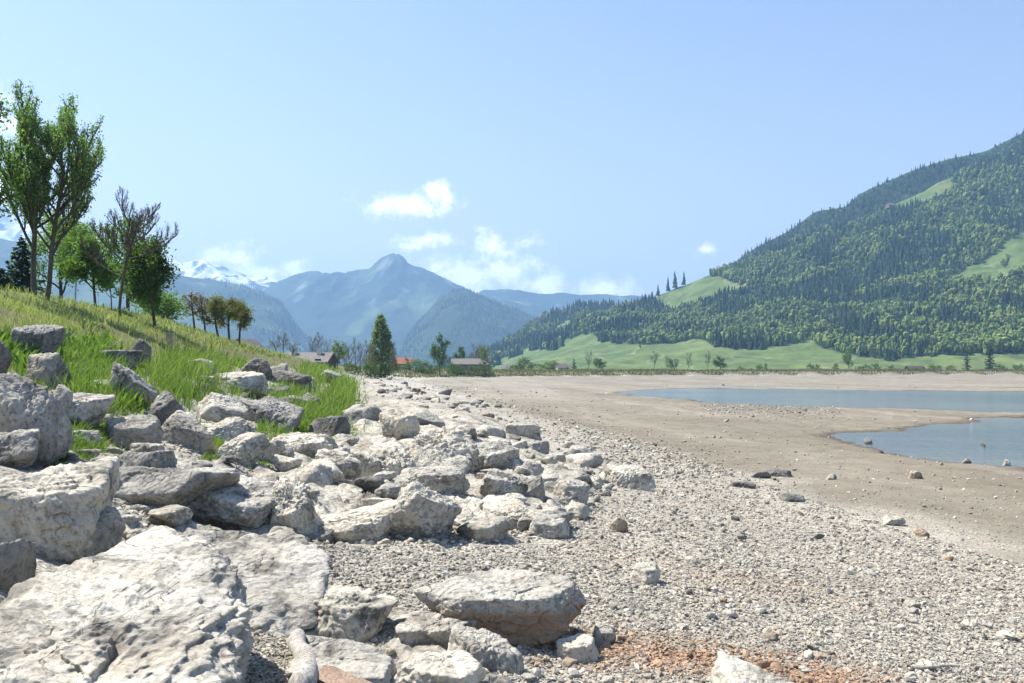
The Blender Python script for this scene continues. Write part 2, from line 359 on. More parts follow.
A_EDGE = np.array([(480, 300), (496, 318), (505, 338), (520, 346), (535, 352), (556, 352), (566, 343), (590, 340), (615, 343), (650, 344), (680, 340), (700, 340), (716, 350), (745, 350), (780, 345), (812, 342), (828, 351), (860, 358), (905, 358), (950, 356), (985, 354), (1024, 348), (1200, 345), (1700, 340)], float)
def a_wood(x, y, X, Y):
    e = np.interp(x, A_EDGE[:, 0], A_EDGE[:, 1]) + 2.5 * fbm2(x, y, 14, 3, 61)
    w = (y < e) & (x > 494)
    for P in A_MEADOWS: w &= ~(poly_dist(x + 3 * fbm2(x, y, 12, 3, 62), y + 2 * fbm2(x, y, 12, 3, 63), P) > 0)
    return w
def b_wood(x, y, X, Y):
    r = np.interp(x, B.rx, B.ry); n = 4 * fbm2(x, y, 10, 3, 64)
    return ((y < r + 15 + n) & (x > 440)) | ((poly_dist(x + n, y + n, [(508, 352), (522, 340), (545, 328), (562, 326), (552, 338), (530, 348), (512, 360)]) > 0)) | ((x < 500) & (y < r + 22 + n))
def c_wood(x, y, X, Y): return np.ones(np.shape(x), bool)
def hill_col(wood):
    def f(X, Y, Z, x, y, t):
        w = wood(x, y, X, Y) & (t <= 1.001); n = fbm2(X, Y, 90, 5, 66); m = fbm2(X, Y, 25, 4, 67)
        trk = np.abs(fbm2(X, Y, 160, 2, 68)) < .012
        return shade(X.shape, G_MEAD, (sstep(-.1, .5, n), (.13, .17, .055)), (sstep(.0, .35, m) * .7, (.06, .095, .03)), (sstep(.1, .4, fbm2(X, Y, 9, 3, 69)) * .3, (.15, .15, .085)), (trk * .35, (.30, .29, .19)), (w * 1.0, G_WOOD))
    return f
A.build('hillside', hill_col(a_wood), 300, 1650, 700, 150, M_HILL)
B.build('hillside', hill_col(b_wood), 380, 900, 300, 90, M_HILL)
Cc.build('hillside', hill_col(c_wood), 560, 1650, 380, 50, M_HILL)

D = Hill([(380, 374), (392, 366), (400, 352), (408, 334), (418, 320), (430, 308), (440, 298), (452, 294), (470, 293), (486, 297), (500, 304), (520, 312), (545, 324), (570, 338), (600, 350), (640, 366), (660, 374)], 2900, 3500, 75, 400, .7, 71, 373, .3)
E_ = Hill([(440, 310), (470, 298), (484, 290), (500, 288), (520, 289), (545, 292), (565, 290), (580, 294), (620, 298), (700, 300), (1000, 300)], 4700, 5500, 110, 700, .8, 72, 373, .3)
Fm = Hill([(150, 350), (200, 330), (240, 305), (262, 292), (280, 285), (300, 278), (318, 275), (330, 279), (345, 279), (358, 275), (370, 272), (380, 265), (392, 259), (400, 259), (408, 264), (425, 270), (445, 279), (458, 286), (480, 296), (520, 305), (600, 315), (700, 330)], 4000, 5000, 290, 680, .75, 73, 373, .7)
Gm = Hill([(-300, 190), (-100, 215), (0, 240), (90, 262), (160, 274), (185, 279), (215, 283), (240, 288), (265, 296), (280, 303), (290, 316), (298, 328), (312, 342), (330, 356), (350, 368), (380, 373)], 2700, 3500, 100, 520, .85, 74, 373, .45)
Hm = Hill([(-600, 130), (-300, 165), (-60, 190), (0, 206), (12, 216), (40, 226), (80, 238), (130, 250), (165, 259), (180, 263), (195, 261), (206, 262), (216, 266), (236, 270), (252, 276), (270, 280), (290, 285), (330, 290), (420, 300)], 5000, 5900, 190, 640, .8, 75, 373, .5)
def mount_col(snow=0, mead=.2, rock=.4, wood=G_WOOD):
    def f(X, Y, Z, x, y, t):
        n = fbm2(X, Y, 330, 6, 81); m = fbm2(X, Y, 110, 5, 82); g = np.gradient(Z, axis=0) ** 2
        c = shade(X.shape, wood, (sstep(.25 - mead, .6 - mead, n + .25 * m) * .7, (.11, .165, .06)), (sstep(.62 - rock, .95 - rock, m + .55 * (t - .55) + .3 * n) * .6, G_ROCK))
        if snow:
            hz = sstep(.34, .56, t + .16 * m + .1 * n); patch = sstep(-.35, .0, fbm2(X, Y, 60, 5, 83) + .25 * (t - .8)); c = c + (np.array(G_SNOW) - c) * (hz * patch * snow)[..., None]
        return c
    return f
D.build('wooded_hill', mount_col(0, -.15, -.3), 390, 700, 260, 80, M_MOUNT)
E_.build('mountain', mount_col(0, .1, .0), 440, 1000, 260, 70, M_MOUNT)
Fm.build('mountain', mount_col(0, .0, .12), 150, 700, 420, 130, M_MOUNT)
Gm.build('mountain', mount_col(0, .25, -.1), -300, 382, 420, 120, M_MOUNT)
Hm.build('mountain', mount_col(1, .2, .5), -600, 420, 420, 100, M_MOUNT)

# ------------------------------------------------------------------ woods on the hills
def far_spruce(r):
    V, Fc = [], []; k = 7
    for j, (z0, z1, rad) in enumerate([(.06, .50, .20), (.27, .70, .155), (.48, .86, .11), (.68, 1.0, .07)]):
        a = np.arange(k) / k * 2 * PI + r.random() * 6; rr = rad * r.uniform(.6, 1.25, k)
        V.append(np.concatenate([np.stack([rr * np.cos(a), rr * np.sin(a), z0 + r.uniform(-.04, .04, k)], 1), [[r.uniform(-.01, .01), r.uniform(-.01, .01), z1]]]))
        i = np.arange(k); Fc.append(np.stack([i, (i + 1) % k, np.full(k, k)], 1) + (k + 1) * j)
    return np.concatenate(V), np.concatenate(Fc)
def far_broad(r):
    parts = []
    for j in range(5):
        v, f = ico(1); d = v * (1 + .34 * r.normal(size=(len(v), 1)))
        c = np.array([r.uniform(-.13, .13), r.uniform(-.13, .13), r.uniform(.36, .74)]); parts.append((d * r.uniform(.12, .19) * np.array([1, 1, 1.75]) + c, f))
    v = np.array([[-.02, 0, 0], [.02, 0, 0], [0, .02, .4], [0, -.02, 0], [.0, .02, 0]]); parts.append((v, np.array([[0, 1, 2], [3, 4, 2]])))
    V, Fc, _ = merge(parts); return V, np.concatenate(Fc)
fr = np.random.default_rng(5)
SPR = [far_spruce(fr) for _ in range(10)]; BRO = [far_broad(fr) for _ in range(10)]
def scatter(h, wood, n, x0, x1, t0=0, t1=1, conif=None, px=4.2, seed=0):
    """random spots in the wood, thinned to an even spacing over the slope"""
    r = np.random.default_rng(seed); x = r.uniform(x0, x1, n); t = r.uniform(t0, t1, n); X, Y, Z, yi = h.pos(x, t)
    k = wood(x, yi, X, Y) & (Z > 3); x, X, Y, Z, yi, t = (q[k] for q in (x, X, Y, Z, yi, t))
    ci = {}; keep = []
    for i in range(len(x)):
        key = (int(X[i] / px), int(t[i] * (h.Y1 - h.Y0) / (px * 1.5)))
        if key not in ci: ci[key] = 1; keep.append(i)
    keep = np.array(keep); return x[keep], X[keep], Y[keep], Z[keep], yi[keep]
def d_wood(x, y, X, Y): return fbm2(X, Y, 130, 4, 93) > -.28
def g_wood(x, y, X, Y): return fbm2(X, Y, 240, 4, 94) + (x - 250) / 150 > .05
trees = []                                       # X, Y, Z, kind, height, seed value, pixel height
for h, wood, n, xr, conb, sp, sd in ((A, a_wood, 110000, (490, 1250), -.06, 4.5, 1), (B, b_wood, 14000, (440, 660), .35, 4.8, 2), (Cc, c_wood, 30000, (640, 1200), .6, 4.4, 3), (D, d_wood, 30000, (385, 640), .55, 9, 4), (Gm, g_wood, 30000, (150, 360), .7, 9, 5)):
    x, X, Y, Z, yi = scatter(h, wood, n, *xr, t0=0 if h is not Cc else .55, px=sp, seed=sd)
    r = np.random.default_rng(sd + 50); kind = (1.5 * fbm2(X, Y, 95, 5, 91) + .24 * r.normal(size=len(X)) + conb) > 0
    hh = np.where(kind, r.uniform(7, 15, len(X)), r.uniform(7, 12.5, len(X)))
    hh = hh * (.85 if h is Cc else 1) * np.clip(.95 + .55 * fbm2(X, Y, 38, 3, 97), .6, 1.4)
    trees += [(X[i], Y[i], Z[i] - .4, bool(kind[i]), hh[i], r.random(), yi[i]) for i in range(len(X))]
# lone trees on the pastures and on the saddle
for (px, py, hpx, con) in [(658, 291, 13, 1), (668, 288, 16, 1), (675, 286, 18, 1), (684, 283, 15, 1), (1005, 268, 15, 0), (549, 352, 22, 1), (541, 352, 13, 1), (510, 360, 12, 1), (562, 349, 20, 1), (497, 362, 10, 1), (700, 300, 8, 0), (640, 352, 5, 0)]:
    tt = np.linspace(0, 1, 300); X, Y, Z, yi = A.pos(np.full(300, float(px)), tt); j = int(np.argmin(np.abs(yi - py)))
    trees.append((X[j], Y[j], Z[j] - .3, bool(con), hpx * Y[j] / F, .5, 1e6))
tre = np.array([(a, b, c, d, e, f, g) for a, b, c, d, e, f, g in trees], float)
def tint(kind, q, n):
    if kind: c = np.array([.027, .058, .030]) * (.65 + .8 * q)
    else: c = lerp(np.array([.065, .115, .03]), np.array([.20, .245, .07]), q) * (.85 + .3 * n)
    return c
def inst_mesh(rows, r):
    by = {}
    for row in rows:
        k = bool(row[3]); by.setdefault((k, int(r.integers(10))), []).append(row)
    parts = []
    for (k, v), rr in by.items():
        rr = np.array(rr); V, Fc = (SPR if k else BRO)[v]; m = len(rr); a = r.uniform(0, 2 * PI, m); ca, sa = np.cos(a)[:, None], np.sin(a)[:, None]
        sz = rr[:, 4][:, None]; wd = sz * r.uniform(.85, 1.2, (m, 1)) * (1.0 if k else .92)
        P = np.stack([(V[None, :, 0] * ca - V[None, :, 1] * sa) * wd + rr[:, 0:1], (V[None, :, 0] * sa + V[None, :, 1] * ca) * wd + rr[:, 1:2], V[None, :, 2] * sz + rr[:, 2:3]], -1)
        c = np.stack([tint(k, q, r.random()) for q in rr[:, 5]])[:, None, :] * r.uniform(.8, 1.2, (m, len(V), 1))
        FF = (Fc[None] + (np.arange(m) * len(V))[:, None, None]).reshape(-1, 3); parts.append((P.reshape(-1, 3), FF, c.reshape(-1, 3)))
    V, Fc, C = merge(parts); return V, np.concatenate(Fc), C
near_i = np.argsort(-(tre[:, 4] / tre[:, 1] + (tre[:, 6] > 1e5) * 9))                     # those that show largest
lone = tre[:, 6] > 1e5
front = np.concatenate([np.where(lone)[0], [i for i in near_i if not lone[i] and tre[i, 0] / tre[i, 1] * F + HX < 1030][:250]]).astype(int)
rest = np.setdiff1d(np.arange(len(tre)), front)
V, Fc, C = inst_mesh(tre[rest], np.random.default_rng(8)); obj_np('forest', V, Fc, M_FOREST, col=C, smooth=False, kind='stuff', label='mixed spruce and beech forest covering the far hillside')
fm = {}
for k in (True, False):
    for v in range(10):
        r = np.random.default_rng(v); V, Fc = (SPR if k else BRO)[v]
        fm[k, v] = mesh_np('hill_tree', V, Fc, np.ones((len(V), 1)) * tint(k, (v + .5) / 10, .5) * r.uniform(.8, 1.2, (len(V), 1)), False); fm[k, v].materials.append(M_FOREST)
r = np.random.default_rng(21)
for i in front:
    X, Y, Z, k, hgt = tre[i, :5]; k = bool(k)
    o = put(bpy.data.objects.new('x', fm[k, int(r.integers(10))]), 'spruce_tree' if k else 'broadleaf_tree', cat='tree')
    o.location = (X, Y, Z); w = hgt * r.uniform(.85, 1.15); o.scale = (w, w, hgt); o.rotation_euler = (0, 0, r.uniform(0, 6))
    if lone[i]:
        o['label'] = 'dark spruce standing apart from the wood on the open green pasture' if k else 'round leafy tree standing alone on the open green pasture'
        o['group'] = 'lone trees on the hill pastures'
    else:
        o['label'] = 'dark pointed spruce at the front of the hillside wood' if k else 'light green leafy tree at the front of the hillside wood'
        o['group'] = 'trees along the front of the hillside wood'
# ------------------------------------------------------------------ rocks
def rock_geo(seed, sub, npl=12, p=11, top=None, topd=.55, jag=1.0, stretch=(1, 1, 1)):
    """a broken block: a sphere cut by planes, then weathered"""
    r = np.random.default_rng(seed); D, Fc = ico(sub)
    npl += 4; N = r.normal(size=(npl, 3)); N /= np.linalg.norm(N, axis=1)[:, None]; dd = r.uniform(.62, 1.0, npl)
    if top is not None:
        tn = np.array(top, float); tn /= np.linalg.norm(tn); N = np.concatenate([N[N @ tn < .72], [tn]]); dd = np.concatenate([dd[:len(N) - 1], [topd]])
    q = np.maximum(D @ N.T, 0) / dd; rad = 1 / np.maximum((q ** p).sum(1) ** (1 / p), .62)
    V = D * rad[:, None]; o = r.uniform(0, 90, 3)
    jag = min(jag, 1.0 + (jag - 1) * .5); V = V + D * (.075 * jag * fbm(V * 1.6 + o, 3))[:, None]
    ax = r.normal(size=3); ax[2] += 1.2; ax /= np.linalg.norm(ax); h = V @ ax                       # bedding steps
    lay = (h + .18 * fbm(V * 2 + o, 2)) * r.uniform(4, 7); st = lay - np.floor(lay); V = V + D * (.028 * jag * (sstep(.3, .7, st) - .5))[:, None]
    V = V + D * (-.055 * jag * np.clip(1 - np.abs(perlin(V * 1.9 + o + 5)) * 9, 0, 1))[:, None]     # joints
    V = V + D * (.034 * jag * (ridged(V * 3.2 + o, 4) - .4))[:, None]
    V = V - D * (.035 * jag * sstep(.25, .5, fbm(V * 3.2 + o + 31, 3)))[:, None]                      # hollows
    if sub >= 6: V = V + D * (.020 * jag * (ridged(V * 8.5 + o, 3) - .4))[:, None] + D * (.006 * fbm(V * 34 + o, 2))[:, None]
    if sub >= 5: V = V + D * (.016 * jag * fbm(V * 15 + o, 3))[:, None]
    return V * np.array(stretch), Fc
def fit(V, size):
    lo, hi = V.min(0), V.max(0); return (V - (lo + hi) / 2) / (hi - lo) * np.array(size)
def rock(bbox, dr, yaw, seed, mat, label, top=None, topd=.55, sub=5, name='boulder', sink=.42, p=24, jag=.85, npl=12, tilt=0, hmin=.3, yb=None, group=None, cat='boulder', flatz=None, world=None):
    x0, y0, x1, y1 = bbox; cx = (x0 + x1) / 2
    X, Y = [v[0] for v in pix2ground(cx, yb or y1)]
    W = (x1 - x0) * Y / F; dep = W * dr; Yc = Y + dep * .42; W *= Yc / Y; X = (cx - HX) / F * Yc
    zf = gz((cx - HX) / F * Y, Y); hpx = (y1 if yb is None else yb) - y0
    ztop = CH + (HY - y0) * (Yc + dep * .25) / F; Hh = max(ztop - zf, W * .12) if flatz is None else flatz
    V, Fc = rock_geo(seed, sub, npl, p, top, topd, jag)
    if tilt:
        c, s = math.cos(math.radians(tilt)), math.sin(math.radians(tilt)); V = np.stack([V[:, 0] * c + V[:, 2] * s, V[:, 1], -V[:, 0] * s + V[:, 2] * c], 1)
    if world:                                     # given outright: centre, size, height of its top, forward tilt
        X, Yc, W, dep, Hz, zt, tl = world; V = fit(V, (W, dep, Hz)); c, s = math.cos(math.radians(tl)), math.sin(math.radians(tl)); V = np.stack([V[:, 0], V[:, 1] * c - V[:, 2] * s, V[:, 1] * s + V[:, 2] * c], 1)
        o = obj_np(name, V, Fc, mat, label=label, cat=cat, group=group); o.location = (X, Yc, zt - V[:, 2].max()); return o
    V = rotz(V, math.radians(yaw)); Hz = Hh * (1 + sink) + .04; V = fit(V, (W, dep, Hz))
    o = obj_np(name, V, Fc, mat, label=label, cat=cat, group=group); o.location = (X, Yc, zf + Hh - Hz / 2); return o
P_, G_, B_, K_ = M_PALE, M_GREY, M_BROWN, M_DARK
# bounding box in the view (for the size), depth / width, turn, seed, stone, label
rock((-30, 527, 276, 745), 1.15, 0, 101, P_, 'huge pale grey boulder filling the near left corner beside the driftwood log', (.03, -.10, 1), .40, 7, p=9, jag=1.35, npl=12, world=(-1.66, 3.62, 1.46, 2.45, .98, 1.68, 8))
rock((146, 512, 318, 606), 1.1, -25, 102, P_, 'low pale slab leaning down behind the huge corner boulder, right half towards the gravel', (.10, -.10, 1), .40, 6, world=(-1.66, 5.5, 1.1, 1.8, .55, 1.34, 7))
rock((-40, 457, 116, 560), .9, 12, 103, P_, 'broad flat-topped pale block at the left edge with a shaded front face', (.05, -.25, 1), .45, 6, p=16, sink=.3, jag=.8)
rock((8, 506, 118, 562), .5, 5, 104, G_, 'narrow grey-brown ledge of rock squeezed in front of the flat-topped left block', (0, -.1, 1), .5, 6)
rock((104, 462, 236, 516), .75, -8, 105, G_, 'square-cut grey block with a dark shaded front face above the huge corner boulder', (.05, .12, 1), .55, 6, p=20, jag=.6, sink=.3)
rock((84, 446, 178, 494), .8, 20, 106, G_, 'rough grey rock wedged between the flat left block and the square-cut block', (-.1, .1, 1), .6, 6)
rock((172, 466, 236, 502), .9, -15, 137, P_, 'pale right end block beside the square-cut grey block', (0, -.1, 1), .55, 5, p=18)
rock((-14, 536, 30, 606), .9, 30, 107, K_, 'dark jagged stone at the left edge beside the huge boulder', None, sub=5)
rock((-16, 592, 20, 640), .9, 0, 108, G_, 'rounded grey-brown stone low on the left edge', None, sub=5)
rock((-20, 646, 34, 720), .9, 50, 109, G_, 'grey stone in the bottom left corner in front of the huge boulder', None, sub=5)
rock((-20, 372, 68, 462), .85, 15, 110, G_, 'big dark grey sloping rock face at the left edge below the grass', (.35, -.55, 1), .5, 6, p=8, sink=.3)
rock((-24, 428, 48, 470), .8, -20, 111, G_, 'cracked grey rock at the left edge under the dark sloping rock', (-.1, -.1, 1), .55, 6)
rock((40, 384, 70, 424), .8, 35, 138, G_, 'small steep grey rock beside the dark sloping rock face', None, sub=5)
rock((55, 393, 112, 432), .8, 10, 112, P_, 'pale lumpy rock with grass in front, right of the dark sloping rock', (0, -.2, 1), .6, 6)
rock((102, 414, 160, 448), .7, -25, 113, G_, 'grey angular rock behind the wedged rough rock', (.1, -.2, 1), .6, 5)
rock((104, 362, 158, 410), .8, 30, 114, G_, 'long grey rock slanting down through the tall grass', (.5, -.2, 1), .5, 6)
rock((104, 350, 140, 370), .8, 0, 115, K_, 'dark flat-topped rock half buried in the slope grass', (0, 0, 1), .5, 5)
rock((128, 338, 152, 366), .6, 20, 116, K_, 'upright dark rock standing in the slope grass', (.4, 0, 1), .8, 5)
rock((8, 324, 60, 358), .7, 0, 117, G_, 'rounded grey rock high on the slope under the trees, left side', (.1, -.2, 1), .6, 6)
rock((60, 331, 74, 344), .7, 40, 118, G_, 'small grey stone in the high grass right of the rounded slope rock', None, sub=4)
rock((26, 352, 68, 386), .7, -10, 119, G_, 'dark-sided flat rock ledge above the big dark sloping rock', (0, -.1, 1), .5, 5)
rock((-20, 336, 8, 372), .9, 10, 120, K_, 'dark rock at the left edge high on the slope', None, sub=5)
rock((154, 390, 198, 436), .9, 30, 121, K_, 'dark pyramid-shaped rock beside the grass tuft', (-.5, -.3, 1), .6, 5)
rock((160, 410, 214, 452), .8, -20, 122, G_, 'grey rock leaning against the dark pyramid-shaped rock', (.4, -.1, 1), .6, 5)
rock((194, 392, 250, 428), .8, 10, 123, P_, 'pale rock with a cleft at its foot, left in the boulder field', (.3, -.2, 1), .6, 6)
rock((206, 416, 268, 448), .8, 25, 124, P_, 'pale ridge-backed rock with a shadowed right flank', (-.45, -.2, 1), .6, 6)
rock((215, 432, 270, 468), .85, -10, 125, P_, 'pointed pale rock with a dark hollow in its front, left of the boulder field', (-.2, -.3, 1), .7, 6)
rock((212, 371, 268, 394), .8, 5, 126, P_, 'flat pale rock lying in the grass by the lower slope', (0, -.2, 1), .5, 5)
rock((243, 357, 272, 378), .8, 40, 127, K_, 'dark knobbly rock on the edge of the grass slope', None, sub=5)
rock((272, 370, 312, 390), .8, -10, 128, K_, 'long dark rock running down beside the grass', (.3, 0, 1), .6, 5)
rock((300, 396, 320, 408), .8, 5, 129, K_, 'small dark rock inside the lower grass patch', None, sub=4)
rock((240, 396, 302, 428), .9, -30, 130, G_, 'broad grey rock behind the grass tuft in the boulder field', (.35, -.1, 1), .5, 6)
rock((308, 415, 350, 440), .8, 10, 131, K_, 'dark-faced rock under the lower grass patch', (0, .1, 1), .6, 5)
rock((342, 404, 384, 428), .8, 30, 132, G_, 'grey rock at the right end of the lower grass patch', (-.3, -.1, 1), .6, 5)
rock((268, 432, 336, 462), .8, -12, 133, P_, 'wide pale rock with rough top in the middle of the boulder field', (.1, -.2, 1), .5, 6)
rock((272, 445, 296, 462), .8, 0, 134, P_, 'small rounded pale rock with a brown face beside the wide rough rock', None, sub=5)
rock((180, 474, 290, 530), .9, 15, 135, P_, 'pale rough outcrop reaching from the square-cut block to the gravel', (.15, -.25, 1), .45, 6)
rock((230, 500, 282, 524), .8, -15, 136, G_, 'dark undercut stone in front of the pale rough outcrop', (0, -.1, 1), .6, 5, p=16)
rock((262, 476, 330, 534), .9, -10, 140, P_, 'large weathered pale rock mass left of the centre, fronting the gravel', (.1, -.4, 1), .42, 6, jag=1.5, sink=.5)
rock((318, 500, 408, 540), .7, 8, 141, P_, 'smooth domed pale boulder at the front edge of the boulder field', (-.2, -.3, 1), .6, 6, p=7)
rock((392, 480, 462, 542), .9, 40, 142, P_, 'pale pitted rock right of the smooth domed boulder', (.3, -.3, 1), .5, 6, jag=1.4)
rock((352, 440, 420, 480), .9, -20, 143, P_, 'pale rock with a deep dark hollow in the boulder field', (.25, -.25, 1), .5, 6, jag=1.6)
rock((316, 448, 364, 482), .8, 20, 144, P_, 'pale grooved rock left of the hollowed rock', (.2, -.3, 1), .5, 5, jag=1.3)
rock((396, 424, 480, 478), .95, -35, 145, P_, 'long pale ribbed rock sloping down to the right in the boulder field', (.4, -.25, 1), .45, 6, jag=1.5)
rock((378, 412, 420, 444), .8, 10, 146, P_, 'pale flat rock overhanging a dark gap behind the hollowed rock', (0, -.1, 1), .5, 5, p=16)
rock((404, 412, 446, 434), .8, -25, 147, G_, 'grey wedge rock with a shaded face high in the boulder field', (.4, 0, 1), .6, 5)
rock((392, 466, 470, 500), .7, 5, 148, P_, 'pale overhanging ledge with a brown shaded front in the boulder field', (0, -.1, 1), .5, 6, p=14)
rock((456, 440, 520, 476), .9, -15, 149, P_, 'broad white rock with a smooth back in the right of the boulder field', (.1, -.25, 1), .45, 6)
rock((476, 468, 540, 502), .9, 10, 150, P_, 'white ridged rock left of the dark upright stone', (.25, -.2, 1), .5, 6, jag=1.3)
rock((520, 474, 548, 504), .7, 25, 151, G_, 'dark upright stone at the right side of the boulder field', (-.5, -.2, 1), .7, 5)
rock((482, 497, 546, 530), .8, -5, 152, P_, 'low pale pitted rock at the lower right of the boulder field', (0, -.3, 1), .5, 6, jag=1.3)
rock((456, 512, 508, 542), .8, 15, 153, P_, 'low rounded pale rock at the front edge right of the pitted rock', (0, -.3, 1), .6, 5)
rock((528, 512, 570, 538), .9, -20, 154, P_, 'flat pale stone at the right foot of the boulder field', (.1, -.3, 1), .5, 5)
rock((540, 504, 568, 518), .8, 10, 155, P_, 'small smooth pale stone above the flat foot stone', None, sub=4)
rock((552, 478, 590, 506), .9, 30, 156, P_, 'pale hollow-sided rock just right of the dark upright stone', (.1, -.2, 1), .55, 5)
rock((514, 440, 550, 460), .9, 0, 157, G_, 'grey rounded rock at the top right of the boulder field', (-.1, 0, 1), .6, 5)
rock((544, 452, 566, 467), .8, -20, 158, P_, 'small oblong pale stone above the hollow-sided rock', (0, -.1, 1), .6, 5)
rock((536, 474, 562, 490), .8, 0, 139, P_, 'flat pale ledge stone with a tan front behind the dark upright stone', (0, -.1, 1), .6, 5)
rock((566, 448, 592, 464), .9, 15, 159, G_, 'grey stone right of the small oblong stone', None, sub=5)
rock((476, 472, 500, 488), .8, 0, 160, B_, 'round brown stone in the gap left of the white ridged rock', None, sub=5)
rock((604, 464, 656, 489), .8, -8, 161, P_, 'pale flat lone rock with a tan front out on the gravel', (.05, -.3, 1), .5, 6, p=14)
rock((590, 474, 604, 486), .8, 10, 162, P_, 'small cream stone left of the flat lone rock', None, sub=4)
rock((608, 515, 628, 532), .8, 0, 163, B_, 'little brown-faced pyramid stone on the open gravel', (-.6, .1, 1), .7, 5)
rock((416, 569, 586, 643), .62, -14, 164, M_STAINED, 'long tilted pale block with a brown shaded front on the gravel', (-.08, -.16, 1), .42, 7, p=24, jag=.7, sink=.15, npl=14, tilt=7)
rock((244, 571, 272, 588), .8, 0, 165, B_, 'small brown round-backed stone beside the huge corner boulder', (0, -.3, 1), .6, 5)
rock((268, 584, 400, 634), .9, 8, 166, P_, 'flat pale bedrock slab with grey pits beside the driftwood', (0, -.05, 1), .35, 6, sink=1.2, jag=1.3)
rock((300, 588, 330, 608), .7, 0, 167, G_, 'blue-grey square stone set in the pale bedrock slab', (0, -.2, 1), .6, 5, p=18)
rock((398, 610, 480, 650), .8, -20, 168, P_, 'low white outcrop in front of the long tilted block', (.1, -.1, 1), .4, 6, sink=1)
rock((446, 626, 524, 676), .8, 25, 169, P_, 'rounded white rock in front of the tilted block, near the orange gravel', (.1, -.15, 1), .45, 6, sink=.6)
rock((292, 644, 400, 705), .8, 0, 170, P_, 'smooth white rock slab at the bottom edge behind the red plank', (.05, -.15, 1), .4, 6, sink=.6, jag=.7)
rock((388, 650, 486, 712), .8, 12, 171, P_, 'white rock with an undercut edge at the bottom right of the plank', (.05, -.1, 1), .42, 6, sink=.6)
rock((708, 657, 812, 730), .8, -18, 172, P_, 'white pitted rock cut by the bottom edge below the orange gravel', (.1, -.25, 1), .5, 6, sink=.3)
rock((556, 634, 600, 656), .8, 0, 173, P_, 'small pale stone beside the shaded end of the tilted block', (0, -.2, 1), .6, 5, sink=.6)
rock((592, 622, 616, 640), .8, 10, 174, P_, 'cream stone lying on the orange gravel', (0, -.2, 1), .6, 5, sink=.6)
rock((764, 468, 792, 477), .7, 0, 175, K_, 'pair-sized dark flat stone out on the tan mud', None, sub=5, cat='stone', name='stone')
rock((748, 470, 770, 478), .7, 0, 176, K_, 'low dark stone left of the dark flat stone on the mud', None, sub=4, cat='stone', name='stone')
rock((826, 473, 838, 480), .8, 0, 177, P_, 'small pale grey stone alone on the tan mud', None, sub=4, cat='stone', name='stone')
rock((907, 470, 922, 479), .8, 0, 178, B_, 'brown round stone alone on the mud near the pool', None, sub=4, cat='stone', name='stone')
rock((864, 437, 872, 443), .8, 0, 179, K_, 'little dark stone standing in the pool near its left tip', None, sub=4, cat='stone', name='stone')
rock((962, 458, 972, 463), .8, 0, 180, K_, 'dark stone on the wet edge of the pool', None, sub=4, cat='stone', name='stone')
rock((1003, 459, 1011, 464), .8, 0, 181, P_, 'pale stone in shallow water near the right edge', None, sub=4, cat='stone', name='stone')
rock((978, 442, 986, 446), .8, 0, 188, K_, 'flat dark stone out in the middle of the pool', None, sub=4, cat='stone', name='stone')
rock((780, 493, 806, 502), .8, 0, 182, K_, 'dark flat stone on the line where gravel meets mud', None, sub=4, cat='stone', name='stone')
rock((880, 515, 908, 526), .8, 12, 183, P_, 'long pale stone on the edge of the gravel by the mud', (.1, -.2, 1), .5, sub=5, cat='stone', name='stone')
rock((914, 528, 930, 538), .8, 0, 184, B_, 'brown stone right of the long pale stone', None, sub=4, cat='stone', name='stone')
rock((628, 562, 662, 582), .9, 20, 185, P_, 'flat whitish stone bedded in the open gravel', (0, -.1, 1), .4, sub=5, sink=1, cat='stone', name='stone')
rock((730, 480, 756, 488), .7, 0, 186, K_, 'dark low stone on the gravel edge', None, sub=4, cat='stone', name='stone')
rock((684, 556, 700, 564), .9, 0, 187, P_, 'small white stone in the open gravel right of the flat whitish stone', None, sub=4, cat='stone', name='stone')

